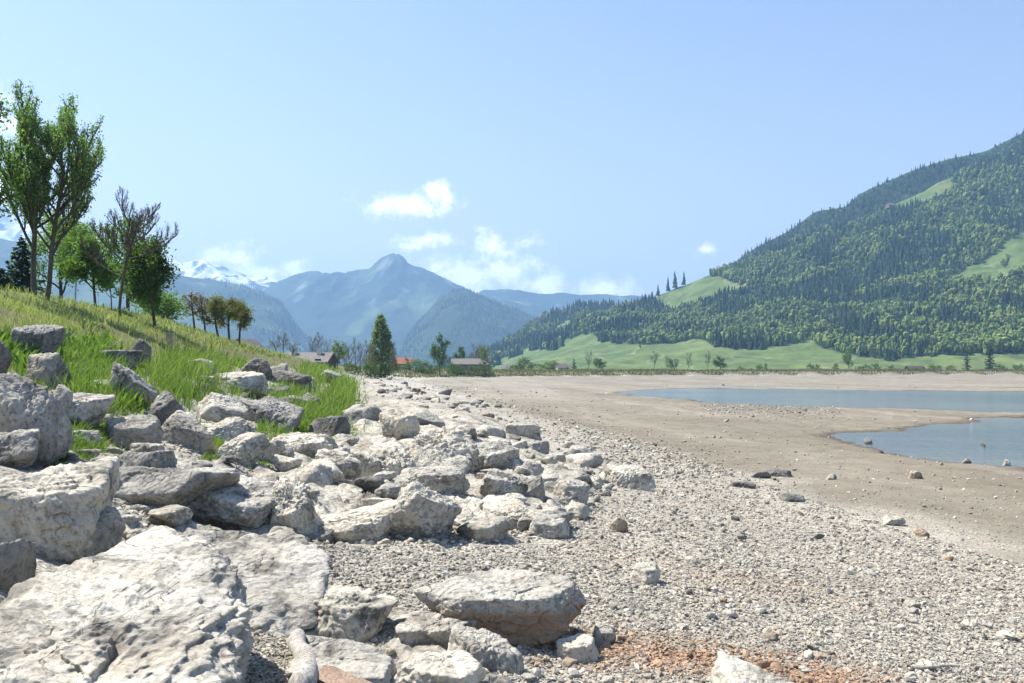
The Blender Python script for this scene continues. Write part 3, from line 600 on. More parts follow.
# continuous eroded bedrock between the boulders: tilted blocks parted by joints
from mathutils.bvhtree import BVHTree
OUT = []
def top(X, Y):
    z = gz(X, Y)
    for b in OUT:
        h = b.ray_cast(Vector((X, Y, 50)), Vector((0, 0, -1)))[0]
        if h is not None: z = max(z, h.z)
    return z
def outcrop(poly, seed, ncell, lift, label, fall=16, strike=(-.55, .83), npx=440, npy=360, blk=1.0):
    r = np.random.default_rng(seed); xs = [p[0] for p in poly]; ys = [p[1] for p in poly]
    sc_ = None; px, py = np.meshgrid(np.linspace(min(xs) - 6, max(xs) + 6, npx), 370 + np.geomspace(min(ys) - 372, max(ys) - 366, npy), indexing='ij')
    X, Y = pix2ground(px.ravel(), py.ravel()); X = X.reshape(px.shape); Y = Y.reshape(px.shape); Z = terrain(X, Y); d = poly_dist(px, py, poly)
    U = X * 9 / np.maximum(Y, 5); W_ = 9 * np.log(np.maximum(Y, 2) / 9); g = np.clip(Y / 9, .6, 3) ** .55      # blocks grow a little along the shore
    w = sstep(-2, fall, d + 7 * fbm2(U, W_, .8, 4, seed)); wx = U + .2 * fbm2(U, W_, .55, 3, seed + 1) + .3 * fbm2(U, W_, 1.8, 2, seed + 4); wy = W_ + .2 * fbm2(U, W_, .55, 3, seed + 2)
    i = r.integers(px.size, size=ncell * 3); k = in_poly(px.ravel()[i], py.ravel()[i], poly); cx, cy = U.ravel()[i][k][:ncell], W_.ravel()[i][k][:ncell]; ch = r.uniform(.0, 1, len(cx)) ** 1.3; gx, gy = r.normal(.05, .14, len(cx)), r.normal(.10, .12, len(cx))
    lift0 = lift; sx, sy = strike; b1 = np.full(X.shape, 1e9); b2 = b1.copy(); hh = np.zeros(X.shape); den = hh + 1e-9
    for j in range(len(cx)):
        dx, dy = wx - cx[j], wy - cy[j]; u = dx * sx + dy * sy; v = dx * sy - dy * sx; q = np.hypot(u * .55, v * 1.25) / (.75 + .5 * ch[j]); n_ = q < b1
        b2 = np.where(n_, b1, np.minimum(b2, q)); ew = np.exp(-np.minimum(q, 5) * 17); hh = hh + ew * (ch[j] + (gx[j] * dx + gy[j] * dy) / lift * blk); den = den + ew; b1 = np.where(n_, q, b1)
    hh = hh / den; lift = lift * g; jt = sstep(-.02, .2, b2 - b1); H = lift * (.25 + .75 * np.clip(hh, -.4, 1.5)) * (.35 + .65 * jt)
    P3 = np.stack([U.ravel() * 1.6, W_.ravel() * 1.6, np.full(X.size, seed * .7)], 1); H = H + lift * (.30 * fbm(P3, 3) + .16 * (ridged(P3 * 2.3, 2) - .4)).reshape(X.shape)
    Z = Z - .10 * (1 - w) + np.maximum(H, -.05) * w - .02
    ids = np.arange(px.size).reshape(px.shape); q = np.stack([ids[:-1, :-1], ids[1:, :-1], ids[1:, 1:], ids[:-1, 1:]], -1).reshape(-1, 4); q = q[(w.ravel()[q].max(1) > .005)]
    used = np.unique(q); mp = np.full(px.size, -1); mp[used] = np.arange(len(used)); V = np.stack([X, Y, Z], -1).reshape(-1, 3)[used]; o0 = V.mean(0)
    OUT.append(BVHTree.FromPolygons(V.tolist(), mp[q].tolist())); o = obj_np('rock_outcrop', V - o0, mp[q][:, ::-1], M_OUT, label=label, cat='rock outcrop'); o.location = o0
outcrop([(246, 470), (262, 446), (300, 436), (340, 432), (352, 412), (372, 396), (420, 398), (470, 408), (520, 432), (556, 452), (600, 470), (584, 500), (560, 520), (520, 540), (470, 544), (400, 538), (340, 534), (290, 528), (256, 508)], 901, 130, .17, 'continuous pale eroded bedrock outcrop running through the middle of the boulder field')
outcrop([(62, 448), (110, 440), (180, 446), (240, 470), (262, 500), (300, 530), (322, 560), (290, 590), (250, 580), (150, 560), (60, 560), (20, 520)], 902, 60, .14, 'pale jointed bedrock showing between the huge corner boulder and the square-cut block', fall=12)
outcrop([(268, 590), (330, 586), (400, 596), (440, 612), (500, 640), (530, 660), (520, 700), (480, 720), (300, 720), (282, 660), (262, 620)], 903, 46, .08, 'low white bedrock level with the gravel, between driftwood and tilted block', fall=14)

# the rest of the boulder belt: smaller rocks between the ones above
PROTO = []
for i in range(14):
    V, Fc = rock_geo(300 + i, 4, 11, 11, (.2 * math.sin(i), -.15, 1), .6, 1.25); me = mesh_np('boulder', fit(V, (1, 1, 1)), Fc)
    PROTO.append(me)
def variants(mat): 
    out = []
    for m in PROTO: q = m.copy(); q.materials.clear(); q.materials.append(mat); out.append(q)
    return out
VP, VG, VB, VK = variants(P_), variants(G_), variants(B_), variants(K_)
BELT = [(30, 440), (60, 410), (110, 400), (165, 385), (200, 390), (230, 372), (300, 385), (345, 400), (352, 384), (378, 378), (392, 376), (440, 392), (490, 410), (560, 440), (600, 452), (640, 476), (600, 500), (575, 535), (470, 545), (400, 545), (320, 540), (262, 520), (230, 500), (180, 520), (210, 560), (120, 560), (40, 545), (60, 470)]
r = np.random.default_rng(77); placed = 0
while placed < 200:
    px, py = r.uniform(20, 650), r.uniform(374, 560)
    if not in_poly(np.array([px]), np.array([py]), BELT)[0]: continue
    X, Y = [v[0] for v in pix2ground(px, py)]
    wpx = np.clip(r.lognormal(2.75, .42) * (py - 345) / 95, 6, 44); W = wpx * Y / F; hh = W * r.uniform(.28, .52); up = X + .1665 * Y < -3.2
    u = r.random(); k = (VG if u < .62 else VK if u < .75 else VP) if up else (VP if u < .74 else VG if u < .9 else VB if u < .95 else VK)
    o = put(bpy.data.objects.new('x', k[int(r.integers(len(k)))]), 'rock', cat='rock'); o.scale = (W, W * r.uniform(.6, 1), hh * 1.5)
    o.rotation_euler = (r.normal() * .12, r.normal() * .12, r.uniform(0, 6.28)); o.location = (X, Y, top(X, Y) + hh * .16)
    if up: o['label'] = 'smaller grey rock bedded in the grassy foot of the slope'; o['group'] = 'smaller rocks in the grassy foot of the slope'
    else: o['label'] = 'smaller pale rock lodged among the big boulders of the shore belt'; o['group'] = 'smaller rocks among the boulders of the shore belt'
    placed += 1
GR = [(60, 345), (100, 380), (150, 400), (200, 372), (230, 362), (300, 372), (340, 384), (350, 412), (300, 415), (250, 400), (200, 400), (120, 420), (40, 400)]
placed = 0
while placed < 50:
    px, py = r.uniform(30, 355), r.uniform(330, 420)
    if not in_poly(np.array([px]), np.array([py]), GR)[0]: continue
    X, Y = [v[0] for v in pix2ground(px, py)]; wpx = r.uniform(10, 34); W = wpx * Y / F; hh = W * r.uniform(.3, .6); u = r.random(); k = VG if u < .5 else VP if u < .75 else VK
    o = put(bpy.data.objects.new('x', k[int(r.integers(len(k)))]), 'rock', cat='rock', label='half-buried rock showing through the long grass of the slope', group='half-buried rocks in the slope grass')
    o.scale = (W, W * r.uniform(.6, 1), hh * 1.5); o.rotation_euler = (r.normal() * .15, r.normal() * .15, r.uniform(0, 6.28)); o.location = (X, Y, gz(X, Y) + hh * .3); placed += 1
FS = [(352, 379), (384, 376), (430, 388), (500, 408), (440, 408), (385, 398)]
placed = 0
while placed < 50:
    px, py = r.uniform(350, 500), r.uniform(376, 410)
    if not in_poly(np.array([px]), np.array([py]), FS)[0]: continue
    X, Y = [v[0] for v in pix2ground(px, py)]; wpx = r.uniform(4, 13) * (py - 350) / 45; W = wpx * Y / F; hh = W * r.uniform(.25, .5); u = r.random(); k = VP if u < .6 else VG if u < .85 else VK
    o = put(bpy.data.objects.new('x', k[int(r.integers(len(k)))]), 'rock', cat='rock', label='small distant rock on the pale shore strip leading to the poplar', group='distant rocks on the shore strip towards the poplar')
    o.scale = (W, W * r.uniform(.6, 1), hh * 1.5); o.rotation_euler = (r.normal() * .12, r.normal() * .12, r.uniform(0, 6.28)); o.location = (X, Y, top(X, Y) + hh * .2); placed += 1
# cobbles one can tell apart on the gravel
GRAVEL = [(240, 545), (300, 545), (420, 546), (560, 545), (580, 500), (650, 480), (600, 450), (520, 412), (470, 396), (520, 398), (600, 425), (700, 455), (800, 495), (900, 530), (1060, 575), (1060, 720), (200, 720)]
placed = 0
while placed < 130:
    px, py = r.uniform(250, 1050), 400 + 285 * r.random() ** .8
    if not in_poly(np.array([px]), np.array([py]), GRAVEL)[0] and r.random() > .1: continue
    if px < 560 and py < 545: continue
    X, Y = [v[0] for v in pix2ground(px, py)]
    wpx = np.clip(r.lognormal(1.95, .38) * (py - 330) / 190, 4, 21); W = wpx * Y / F; hh = W * r.uniform(.3, .55); u = r.random()
    k = VP if u < .6 else VG if u < .8 else VB if u < .95 else VK
    o = put(bpy.data.objects.new('x', k[int(r.integers(len(k)))]), 'cobble', cat='stone', label='loose fist-sized stone lying on the open gravel of the dry shore', group='loose stones on the dry gravel shore')
    o.scale = (W, W * r.uniform(.6, .95), hh * 1.35); o.rotation_euler = (r.normal() * .15, r.normal() * .15, r.uniform(0, 6.28)); o.location = (X, Y, gz(X, Y) + hh * .22); placed += 1

# gravel: a loose cover nobody could count
def pebbles(name, px, py, size, sub, r, flatn=.55, label=None):
    X, Y = pix2ground(px, py); k = ~np.isnan(Y); X, Y, size = X[k], Y[k], size[k]; Z = terrain(X, Y); n = len(X)
    D, Fc = ico(sub); m = len(D); vr = []
    for i in range(24):
        N = r.normal(size=(9, 3)); N /= np.linalg.norm(N, axis=1)[:, None]; q = np.maximum(D @ N.T, 0) / r.uniform(.55, 1, 9); vr.append(D / np.maximum((q ** 9).sum(1) ** (1 / 9), .7)[:, None])
    vr = np.array(vr)[r.integers(24, size=n)]; R = rand_rot(n, r); sx = size[:, None] * np.stack([r.uniform(.75, 1.3, n), r.uniform(.6, 1, n), r.uniform(.35, .8, n)], 1) * .5
    V = np.einsum('nij,nmj->nmi', R, vr * sx[:, None, :]); V[:, :, 2] *= flatn / .55 * .75
    V += np.stack([X, Y, Z + size * r.uniform(.0, .2, n)], 1)[:, None, :]
    pal = np.array([(.42, .40, .355), (.34, .322, .285), (.48, .46, .41), (.26, .25, .23), (.39, .345, .275), (.17, .165, .155), (.54, .52, .47)])
    c = pal[r.choice(7, n, p=[.27, .22, .16, .13, .12, .05, .05])] * r.uniform(.8, 1.15, (n, 1)) * np.array([.95, .93, .89])
    for S, rad, amt in ((STAIN, .55, .8), (STAIN2, .8, .16)):
        a, b = S; ab = b - a; t = np.clip(((X - a[0]) * ab[0] + (Y - a[1]) * ab[1]) / (ab @ ab), 0, 1); d = np.hypot(X - a[0] - t * ab[0], Y - a[1] - t * ab[1])
        w = sstep(rad, .1, d + .3 * r.normal(size=n) * rad) * amt; c = c + (np.array([.35, .21, .125]) * r.uniform(.6, 1.35, (n, 1)) - c) * w[:, None]
    obj_np(name, V.reshape(-1, 3), (Fc[None] + (np.arange(n) * m)[:, None, None]).reshape(-1, 3), M_PEBBLE, col=np.repeat(c, m, 0), smooth=False, kind='stuff', label=label)
r = np.random.default_rng(90)
def gravel_px(n, poly, far_edge=True):
    px = r.uniform(180, 1120, n); py = 395 + 330 * r.random(n) ** .75; k = in_poly(px, py, poly); return px[k], py[k]
px, py = gravel_px(5500, GRAVEL); X, Y = pix2ground(px, py); pebbles('gravel', px, py, np.clip(r.lognormal(-3.25, .36, len(px)), .022, .085) * np.clip(Y / 7, .8, 2.2) ** .7, 2, r, label='loose grey and cream shingle of the dry shore')
px, py = gravel_px(75000, GRAVEL); X, Y = pix2ground(px, py); pebbles('gravel', px, py, np.clip(r.lognormal(-3.75, .33, len(px)), .013, .05) * np.clip(Y / 6, .7, 4) ** .8, 1, r, label='fine grey shingle of the dry shore')
RUB = [(352, 378), (395, 374), (430, 384), (520, 404), (640, 440), (740, 478), (620, 480), (560, 440), (470, 400), (400, 392)]
px = r.uniform(20, 1040, 40000); py = 372 + 188 * r.random(40000); k = in_poly(px, py, RUB) | in_poly(px, py, BELT) & (r.random(40000) < .8); px, py = px[k], py[k]; X, Y = pix2ground(px, py)
pebbles('rubble', px, py, np.clip(r.lognormal(.8, .4, len(px)), 1.2, 5.5) * (py - 340) / 70 * Y / F, 1, r, label='pale stone rubble along the foot of the shore belt')
px = r.uniform(420, 1060, 10000); py = 385 + 205 * r.random(10000) ** 1.1; X, Y = pix2ground(px, py); s = scoord(X, Y); k = (s > 8.2) & (terrain(X, Y) > -.03) & (r.random(10000) < np.exp(-(s - 8.2) / 5) + .16); px, py, Y = px[k], py[k], Y[k]
pebbles('scattered_gravel', px, py, np.clip(r.lognormal(.55, .5, len(px)), 1, 5) * Y / F, 1, r, label='stray small stones on the drying mud')
px = r.uniform(700, 840, 900); py = r.normal(408, 4.5, 900); X, Y = pix2ground(px, py); k = (terrain(X, Y) > -.03) & (py > 402)
pebbles('scattered_gravel', px[k], py[k], np.clip(r.lognormal(.5, .4, k.sum()), 1, 3) * Y[k] / F, 1, r, label='stray pale stones on the spit between the waters')

# ------------------------------------------------------------------ driftwood
def tube(P, R, k=8, r=None, jit=0):
    P = np.asarray(P, float); n = len(P); T = np.gradient(P, axis=0); T /= np.linalg.norm(T, axis=1)[:, None] + 1e-12
    up = np.array([0, 0, 1.0]) if abs(T[0, 2]) < .9 else np.array([1.0, 0, 0]); U = np.cross(T, up); U /= np.linalg.norm(U, axis=1)[:, None] + 1e-12; W = np.cross(T, U)
    a = np.arange(k) / k * 2 * PI; R = np.asarray(R, float)[:, None, None] * np.ones((n, k, 1))
    if jit: R = R * (1 + jit * r.normal(size=R.shape))
    V = P[:, None] + R * (np.cos(a)[None, :, None] * U[:, None] + np.sin(a)[None, :, None] * W[:, None]); i = np.arange(n * k).reshape(n, k); j = np.roll(i, -1, 1)
    return V.reshape(-1, 3), np.stack([i[:-1], j[:-1], j[1:], i[1:]], -1).reshape(-1, 4)
def cap(P, R, k): return None
lx, ly = [v[0] for v in pix2ground(298, 720)]; z = gz(lx, ly); ex, ey = [v[0] for v in pix2ground(304, 634)]; tt = np.linspace(0, 1, 26)[:, None]; rr_ = np.random.default_rng(4)
a0 = np.array([lx, ly, z + .10]); a1 = np.array([ex, ey, gz(ex, ey) + .06])
Pp = a0 + (a1 - a0) * tt + np.array([.035, 0, .02]) * np.sin(tt * 5.5); Rr = np.linspace(.056, .042, 26) * (1 + .1 * np.sin(np.linspace(0, 17, 26))); Rr[-3:] *= (.95, .8, .02); Rr[:2] *= (.02, .95); Pp[-1] = Pp[-2] + (Pp[-1] - Pp[-2]) * .35
V, Fc = tube(Pp - a0, Rr, 20, rr_, .018); lg = obj_np('driftwood_log', V, Fc, M_LOG, label='bent grey bare driftwood log beside the huge corner boulder', cat='log'); lg.location = a0
V, Fc = tube(np.array([Pp[14] - a0, Pp[14] - a0 + (.05, .01, .03), Pp[14] - a0 + (.075, .03, .035)]), [.02, .016, .008], 8); obj_np('branch_stub', V, Fc, M_LOG, lg)
bm = bmesh.new(); bmesh.ops.create_cube(bm, size=1); bmesh.ops.scale(bm, vec=(.10, .8, .045), verts=bm.verts); bmesh.ops.bevel(bm, geom=bm.edges[:], offset=.008, segments=2)
bmesh.ops.subdivide_edges(bm, edges=[e for e in bm.edges if abs(e.verts[0].co.y - e.verts[1].co.y) > .5], cuts=12)
for v in bm.verts: v.co.x += .012 * math.sin(v.co.y * 9) ; v.co.z += .006 * math.sin(v.co.y * 23)
me = bpy.data.meshes.new('plank'); bm.to_mesh(me); bm.free(); o = put(bpy.data.objects.new('x', me), 'wooden_plank', mat=M_PLANK, label='split reddish-brown plank lying at the bottom edge right of the log', cat='plank')
(X, Y), (X2, Y2) = [[v[0] for v in pix2ground(*q)] for q in ((306, 694), (404, 748))]; o.location = ((X + X2) / 2, (Y + Y2) / 2, gz(X, Y) + .10); o.rotation_euler = (math.radians(3), math.radians(16), math.atan2(X - X2, Y2 - Y))
# thin dead twigs on the gravel
for (px, py, ln, az, lab) in [(672, 455, .9, -35, 'thin grey stick lying on the upper gravel near the mud'), (935, 668, .35, 80, 'short dark twig on the near gravel at the right'), (1000, 421, 3.2, 86, 'long dark branch washed up on the sand spit by the pool')]:
    X, Y = [v[0] for v in pix2ground(px, py)]; d = np.array([math.sin(math.radians(az)), math.cos(math.radians(az)), 0]); q = np.linspace(-.5, .5, 9)[:, None]
    P3 = d * q * ln + np.array([0, 0, .015]) + np.array([.03, .03, .012]) * np.sin(q * 9) * ln * .5; V, Fc = tube(P3, np.linspace(.02, .008, 9) * (1.6 if ln > 2 else .8), 7); o = obj_np('stick', V, Fc, M_LOG, label=lab, cat='stick'); o.location = (X, Y, gz(X, Y) + .01)

# ------------------------------------------------------------------ grass
def blades(X, Y, h, wd, col, r, lean=.5):
    n = len(X); Z = terrain(X, Y) - .02; a = r.uniform(0, 2 * PI, n); ld = np.stack([np.cos(a), np.sin(a)], 1) * (np.abs(r.normal(.0, 1, n)) * lean * h)[:, None] + np.array([.10, -.03]) * h[:, None]
    b = r.uniform(0, 2 * PI, n); sd = np.stack([np.cos(b), np.sin(b)], 1) * wd[:, None] * .5; V = np.zeros((n, 7, 3))
    for j, (t, k) in enumerate(((0, 1), (.38, .9), (.74, .6))):
        c = np.stack([X, Y], 1) + ld * t ** 2; V[:, 2 * j, :2] = c - sd * k; V[:, 2 * j + 1, :2] = c + sd * k; V[:, 2 * j:2 * j + 2, 2] = (Z + h * t * (1 - .12 * t))[:, None]
    V[:, 6, :2] = np.stack([X, Y], 1) + ld; V[:, 6, 2] = Z + h * .88
    f = np.array([[0, 1, 3], [0, 3, 2], [2, 3, 5], [2, 5, 4], [4, 5, 6]]); return V.reshape(-1, 3), (f[None] + (np.arange(n) * 7)[:, None, None]).reshape(-1, 3), np.repeat(col, 7, 0)
SLOPE = [(-160, 262), (0, 296), (60, 308), (120, 318), (180, 328), (260, 350), (310, 362), (345, 376), (362, 402), (352, 414), (318, 410), (296, 398), (270, 386), (215, 384), (196, 400), (176, 392), (150, 404), (112, 366), (86, 376), (70, 350), (40, 336), (0, 328), (-160, 300)]
TUFTS = [(82, 438, 26, 20, .28), (95, 400, 18, 14, .3), (78, 372, 16, 18, .4), (128, 400, 22, 12, .25), (285, 418, 22, 14, .25), (308, 424, 12, 8, .2), (270, 460, 16, 10, .12), (262, 450, 8, 6, .15), (330, 452, 10, 10, .18), (338, 440, 8, 8, .2), (218, 440, 10, 12, .2), (200, 432, 9, 10, .2), (20, 350, 30, 14, .2),
         (40, 366, 22, 10, .15), (372, 428, 10, 5, .12), (486, 443, 5, 2, .1), (424, 497, 5, 3, .08), (60, 460, 8, 5, .12), (320, 410, 30, 12, .3), (340, 398, 16, 10, .35), (180, 372, 26, 22, .5), (210, 366, 20, 16, .4), (110, 380, 20, 18, .45), (240, 385, 14, 8, .2), (290, 395, 22, 10, .3), (345, 385, 12, 8, .35), (320, 372, 22, 10, .5)]
r = np.random.default_rng(35); TUFTS += [(a, b, r.uniform(3, 9), r.uniform(2, 6), r.uniform(.1, .24)) for a, b in zip(r.uniform(30, 360, 70), r.uniform(345, 470, 70)) if in_poly(np.array([a]), np.array([b]), [(0, 340), (120, 340), (360, 380), (360, 440), (280, 470), (60, 475), (60, 430), (0, 380)])[0]]
r = np.random.default_rng(33); VX, VY, VH, VW, VC = [], [], [], [], []
green = lambda n, lo, hi: lerp(np.array(lo), np.array(hi), r.random((n, 1)))
px = r.uniform(-160, 370, 150000); py = 255 + 165 * r.random(150000); k = in_poly(px, py, SLOPE); px, py = px[k], py[k]; X, Y = pix2ground(px, py); k = ~np.isnan(Y) & (Y < 150); k &= (fbm2(np.nan_to_num(X), np.nan_to_num(Y), .9, 3, 46) + .5 * sstep(-7, -10.5, np.nan_to_num(X + .1665 * Y)) > r.uniform(-.25, .2, len(px)) + .46 * sstep(-11, -8, np.nan_to_num(X + .1665 * Y))); X, Y, px, py = X[k], Y[k], px[k], py[k]; n = len(X)
s = scoord(X, Y); pat = fbm2(X, Y, 1.6, 4, 44); low = sstep(-10.5, -7, s); dry = sstep(-.1, .5, pat + .25 * r.normal(size=n))
h = np.clip(r.lognormal(-2.15, .5, n), .05, .5) * (1 + .5 * pat) * (1 + .2 * low) * np.clip(Y / 14, .75, 1.35); VX.append(X); VY.append(Y); VH.append(h); VW.append(np.maximum(.006, .5 * Y / F) * r.uniform(.7, 1.4, n))
c = green(n, (.15, .19, .06), (.30, .325, .12)); d_ = green(n, (.36, .32, .17), (.52, .46, .27)); VC.append(lerp(c, d_, (np.clip(.25 + dry, 0, 1) * (1 - .6 * low) * (r.random(n) < .66))[:, None]))
for (cx, cy, a, b, hh) in TUFTS:
    n = int(130 + a * b * 4.5); px = cx + a * .55 * r.normal(size=n); py = cy + b * .55 * r.normal(size=n) + b * .5; X, Y = pix2ground(px, py); k = ~np.isnan(Y) & (Y < 120); X, Y = X[k], Y[k]; n = len(X)
    VX.append(X); VY.append(Y); VH.append(np.clip(hh * Y.mean() / 16, .08, 1) * r.uniform(.45, 1.15, n)); VW.append(np.maximum(.007, .7 * Y / F) * r.uniform(.7, 1.5, n)); VC.append(green(n, (.09, .14, .03), (.20, .25, .075)))
n = 26000; s = -8 - 26 * r.random(n); Y = 8 * (90 / 8) ** r.random(n); X = s - .1665 * Y; VX.append(X); VY.append(Y); VH.append(r.uniform(.1, .4, n)); VW.append(np.maximum(.008, .8 * Y / F)); VC.append(green(n, (.14, .17, .055), (.34, .31, .17)))
# broad-leaved weeds between the upper rocks
for (cx, cy, a, b) in [(86, 360, 22, 26), (64, 346, 10, 10), (20, 350, 20, 14), (104, 348, 10, 14), (90, 392, 14, 12), (135, 405, 14, 10), (40, 368, 16, 8)]:
    n = int(60 + a * b * 1.2); px = cx + a * .5 * r.normal(size=n); py = cy + b * .5 * r.normal(size=n); X, Y = pix2ground(px, py); k = ~np.isnan(Y) & (Y < 120); X, Y = X[k], Y[k]; n = len(X)
    VX.append(X); VY.append(Y); VH.append(r.uniform(.1, .35, n)); VW.append(np.full(n, .055) * r.uniform(.6, 1.4, n)); VC.append(green(n, (.07, .12, .03), (.17, .24, .05)))
V, Fc, C = blades(*[np.concatenate(q) for q in (VX, VY, VH, VW, VC)], r); obj_np('grass', V, Fc, M_GRASS, col=C, kind='stuff', label='unmown green and straw grass on the bank and in tufts between the rocks')
# ------------------------------------------------------------------ trees
def grow(seed, levels, n_child, ang, ratio, trop, jit, length=1.0, rad=.035, first=.3, stems=((0, 0, 0, 1),), taper=.6, side=0):
    r = np.random.default_rng(seed); segs, tips = [], []
    def br(p, d, ln, rd, lev):
        n = 9 if lev == 0 else 6; P = [p]; d = d / np.linalg.norm(d)
        for i in range(n):
            d = d + r.normal(size=3) * jit * (1 if lev else .5) + np.array([side * lev * .5, 0, trop[lev]]); d = d / np.linalg.norm(d); P.append(P[-1] + d * ln / n)
        P = np.array(P); R = rd * np.linspace(1, taper if lev < levels else .25, n + 1); segs.append((P, R, lev))
        if lev >= levels - 1: tips.append((P, lev))
        if lev < levels:
            m = n_child[lev]; a0 = r.uniform(0, 6.28)
            for j in range(m):
                f = lerp(first if lev == 0 else .25, 1, (j + r.uniform(.2, .8)) / m); q = f * n; i = min(int(q), n - 1); b = lerp(P[i], P[i + 1], q - i); T = P[i + 1] - P[i]; T = T / np.linalg.norm(T)
                u = np.cross(T, [.31, .2, .93]); u /= np.linalg.norm(u) + 1e-9; v = np.cross(T, u); az = a0 + j * 2.4 + r.normal() * .3; th = math.radians(ang[lev] * r.uniform(.75, 1.25))
                br(b, T * math.cos(th) + (u * math.cos(az) + v * math.sin(az)) * math.sin(th), ln * ratio[lev] * r.uniform(.7, 1.15) * (1.25 - .62 * f), R[i] * .62, lev + 1)
    for (x, y, lx, k) in stems: br(np.array([x, y, 0.0]), np.array([lx, r.normal() * .04, 1.0]), length * k, rad * k, 0)
    return segs, tips
def plant_mesh(segs, tips, leaves, leaf, spread, r, c0, c1, W, Hh, droop=0, upl=0, minr=0.0, barkc=(.11, .095, .075)):
    allp = np.concatenate([s[0] for s in segs] + ([np.concatenate([t[0] for t in tips])] if tips else [])); hi = allp.max(0); lo = allp.min(0); sx = W / max(hi[0] - lo[0], hi[1] - lo[1]); sz = Hh / hi[2]; S = np.array([sx, sx, sz])
    parts = []
    for P, R, lev in segs:
        k = 9 if lev == 0 else 5 if lev == 1 else 4; parts.append(tube(P * S, np.maximum(R * (sx + sz) / 2, minr * (1 if lev < 3 else .7)), k)[:2])
    TV, TF, _ = merge(parts); tc = np.array(barkc) * r.uniform(.75, 1.25, (len(TV), 1))
    if not leaves: return (TV, TF, tc), None
    ls = np.array([np.linalg.norm((t[0][-1] - t[0][0])) for t in tips]); who = r.choice(len(tips), leaves, p=ls / ls.sum()); f = r.uniform(.15, 1.02, leaves); pts = np.empty((leaves, 3))
    for i in range(leaves):
        P = tips[who[i]][0]; q = f[i] * (len(P) - 1); a = min(int(q), len(P) - 2); pts[i] = P[a] + (P[a + 1] - P[a]) * (q - a)
    pts = pts * S + r.normal(size=(leaves, 3)) * spread; R3 = rand_rot(leaves, r); sz_ = leaf * r.uniform(.6, 1.35, leaves)
    q = np.array([[-.5, 0, 0], [0, -.32, .08], [.5, 0, 0], [0, .32, .08]]); V = np.einsum('nij,mj->nmi', R3, q) * sz_[:, None, None]
    if upl: V[:, :, 2] *= 1 + upl
    V += pts[:, None]; clump = r.random(len(tips))[who]; c = lerp(np.array(c0), np.array(c1), np.clip(.6 * clump + .4 * r.random(leaves), 0, 1)[:, None])
    return (TV, TF, tc), (V.reshape(-1, 3), (np.array([[0, 1, 2, 3]])[None] + (np.arange(leaves) * 4)[:, None, None]).reshape(-1, 4), np.repeat(c, 4, 0))
def tree_obj(name, loc, geo, label, cat='tree', group=None, trunk='trunk', crown='crown'):
    e = empty(name, loc, label=label, cat=cat, group=group); tr, cr = geo
    obj_np(trunk, tr[0], tr[1], M_BARK, e, col=tr[2])
    if cr is not None: obj_np(crown, cr[0], cr[1], M_LEAF, e, col=cr[2], smooth=False)
    return e
def stand(px, Y, dz=-.1): X = at(px, Y); return (X, Y, gz(X, Y) + dz)
def hpx(h, Y): return h * Y / F
def topy(loc, py): return CH + (HY - py) * loc[1] / F - loc[2]           # height that reaches this row of the view
R_ = np.random.default_rng(60)
Y = 33; l = stand(40, Y)
sg, tp = grow(1, 3, (17, 9, 8), (46, 32, 24), (.56, .48, .42), (.0, .17, .26, .3), .08, rad=.017, first=.30, stems=((-.03, 0, -.10, 1), (.03, .02, .08, .9)))
tree_obj('poplar_tree', l, plant_mesh(sg, tp, 26000, .085, .075, R_, (.13, .205, .06), (.26, .36, .13), hpx(136, Y), topy(l, 88), upl=.25, minr=.007), 'tall leafy tree with twin dark trunks and upswept plumes, tallest on the bank')
Y = 40; l = stand(120, Y)
sg, tp = grow(2, 3, (13, 12, 12), (60, 38, 24), (.46, .42, .55), (.0, .16, .3, .3), .07, rad=.0125, first=.40)
tree_obj('pollard_tree', l, plant_mesh(sg, tp, 500, .08, .1, R_, (.09, .075, .05), (.12, .13, .05), hpx(94, Y), topy(l, 184), minr=.0065, barkc=(.105, .09, .075)), 'bare-twigged pollard tree with knobbly grey limbs behind the slope')
def broad(seed, px, Y, wpx, ytop, n, leaf, c0, c1, label, name='broadleaf_tree', first=.34, spread=.16, stems=((0, 0, 0, 1),), trunkc=(.09, .075, .06), rad=.025, group=None, trop=(.0, .05, .04, .02), ang=(58, 45, 40)):
    l = stand(px, Y); sg, tp = grow(seed, 3, (11, 6, 5), ang, (.5, .5, .5), trop, .13, rad=rad, first=first, stems=stems)
    return tree_obj(name, l, plant_mesh(sg, tp, n, leaf, spread, R_, c0, c1, hpx(wpx, Y), topy(l, ytop), barkc=trunkc), label, group=group)
DKG, MDG, LTG, YEL = ((.05, .09, .022), (.13, .19, .045)), ((.09, .15, .034), (.18, .26, .06)), ((.10, .17, .035), (.18, .26, .07)), ((.14, .21, .04), (.24, .32, .08))
broad(3, 155, 42, 56, 240, 9000, .15, *DKG, 'dense dark green round-crowned tree right of the bare pollard', name='maple_tree', spread=.22, first=.3)
broad(4, 95, 44, 52, 236, 5200, .15, *MDG, 'mid green thin-trunked tree between the twin-trunked tree and the pollard', first=.32)
broad(5, 62, 52, 60, 214, 5500, .17, *YEL, 'bright yellow-green tree behind the twin trunks', first=.2, spread=.3)
broad(6, 76, 48, 46, 222, 2600, .14, *LTG, 'slender pale-trunked birch with light leaves right of the twin trunks', name='birch_tree', trunkc=(.34, .33, .31), rad=.013, stems=((0, 0, -.16, 1),), first=.4)
broad(7, 128, 58, 54, 216, 4200, .18, *LTG, 'light green tree standing behind the bare pollard', first=.25, spread=.3)
broad(8, 163, 60, 44, 290, 3200, .18, *LTG, 'light green bush under the dense dark round tree', name='bush', first=.1, spread=.3)
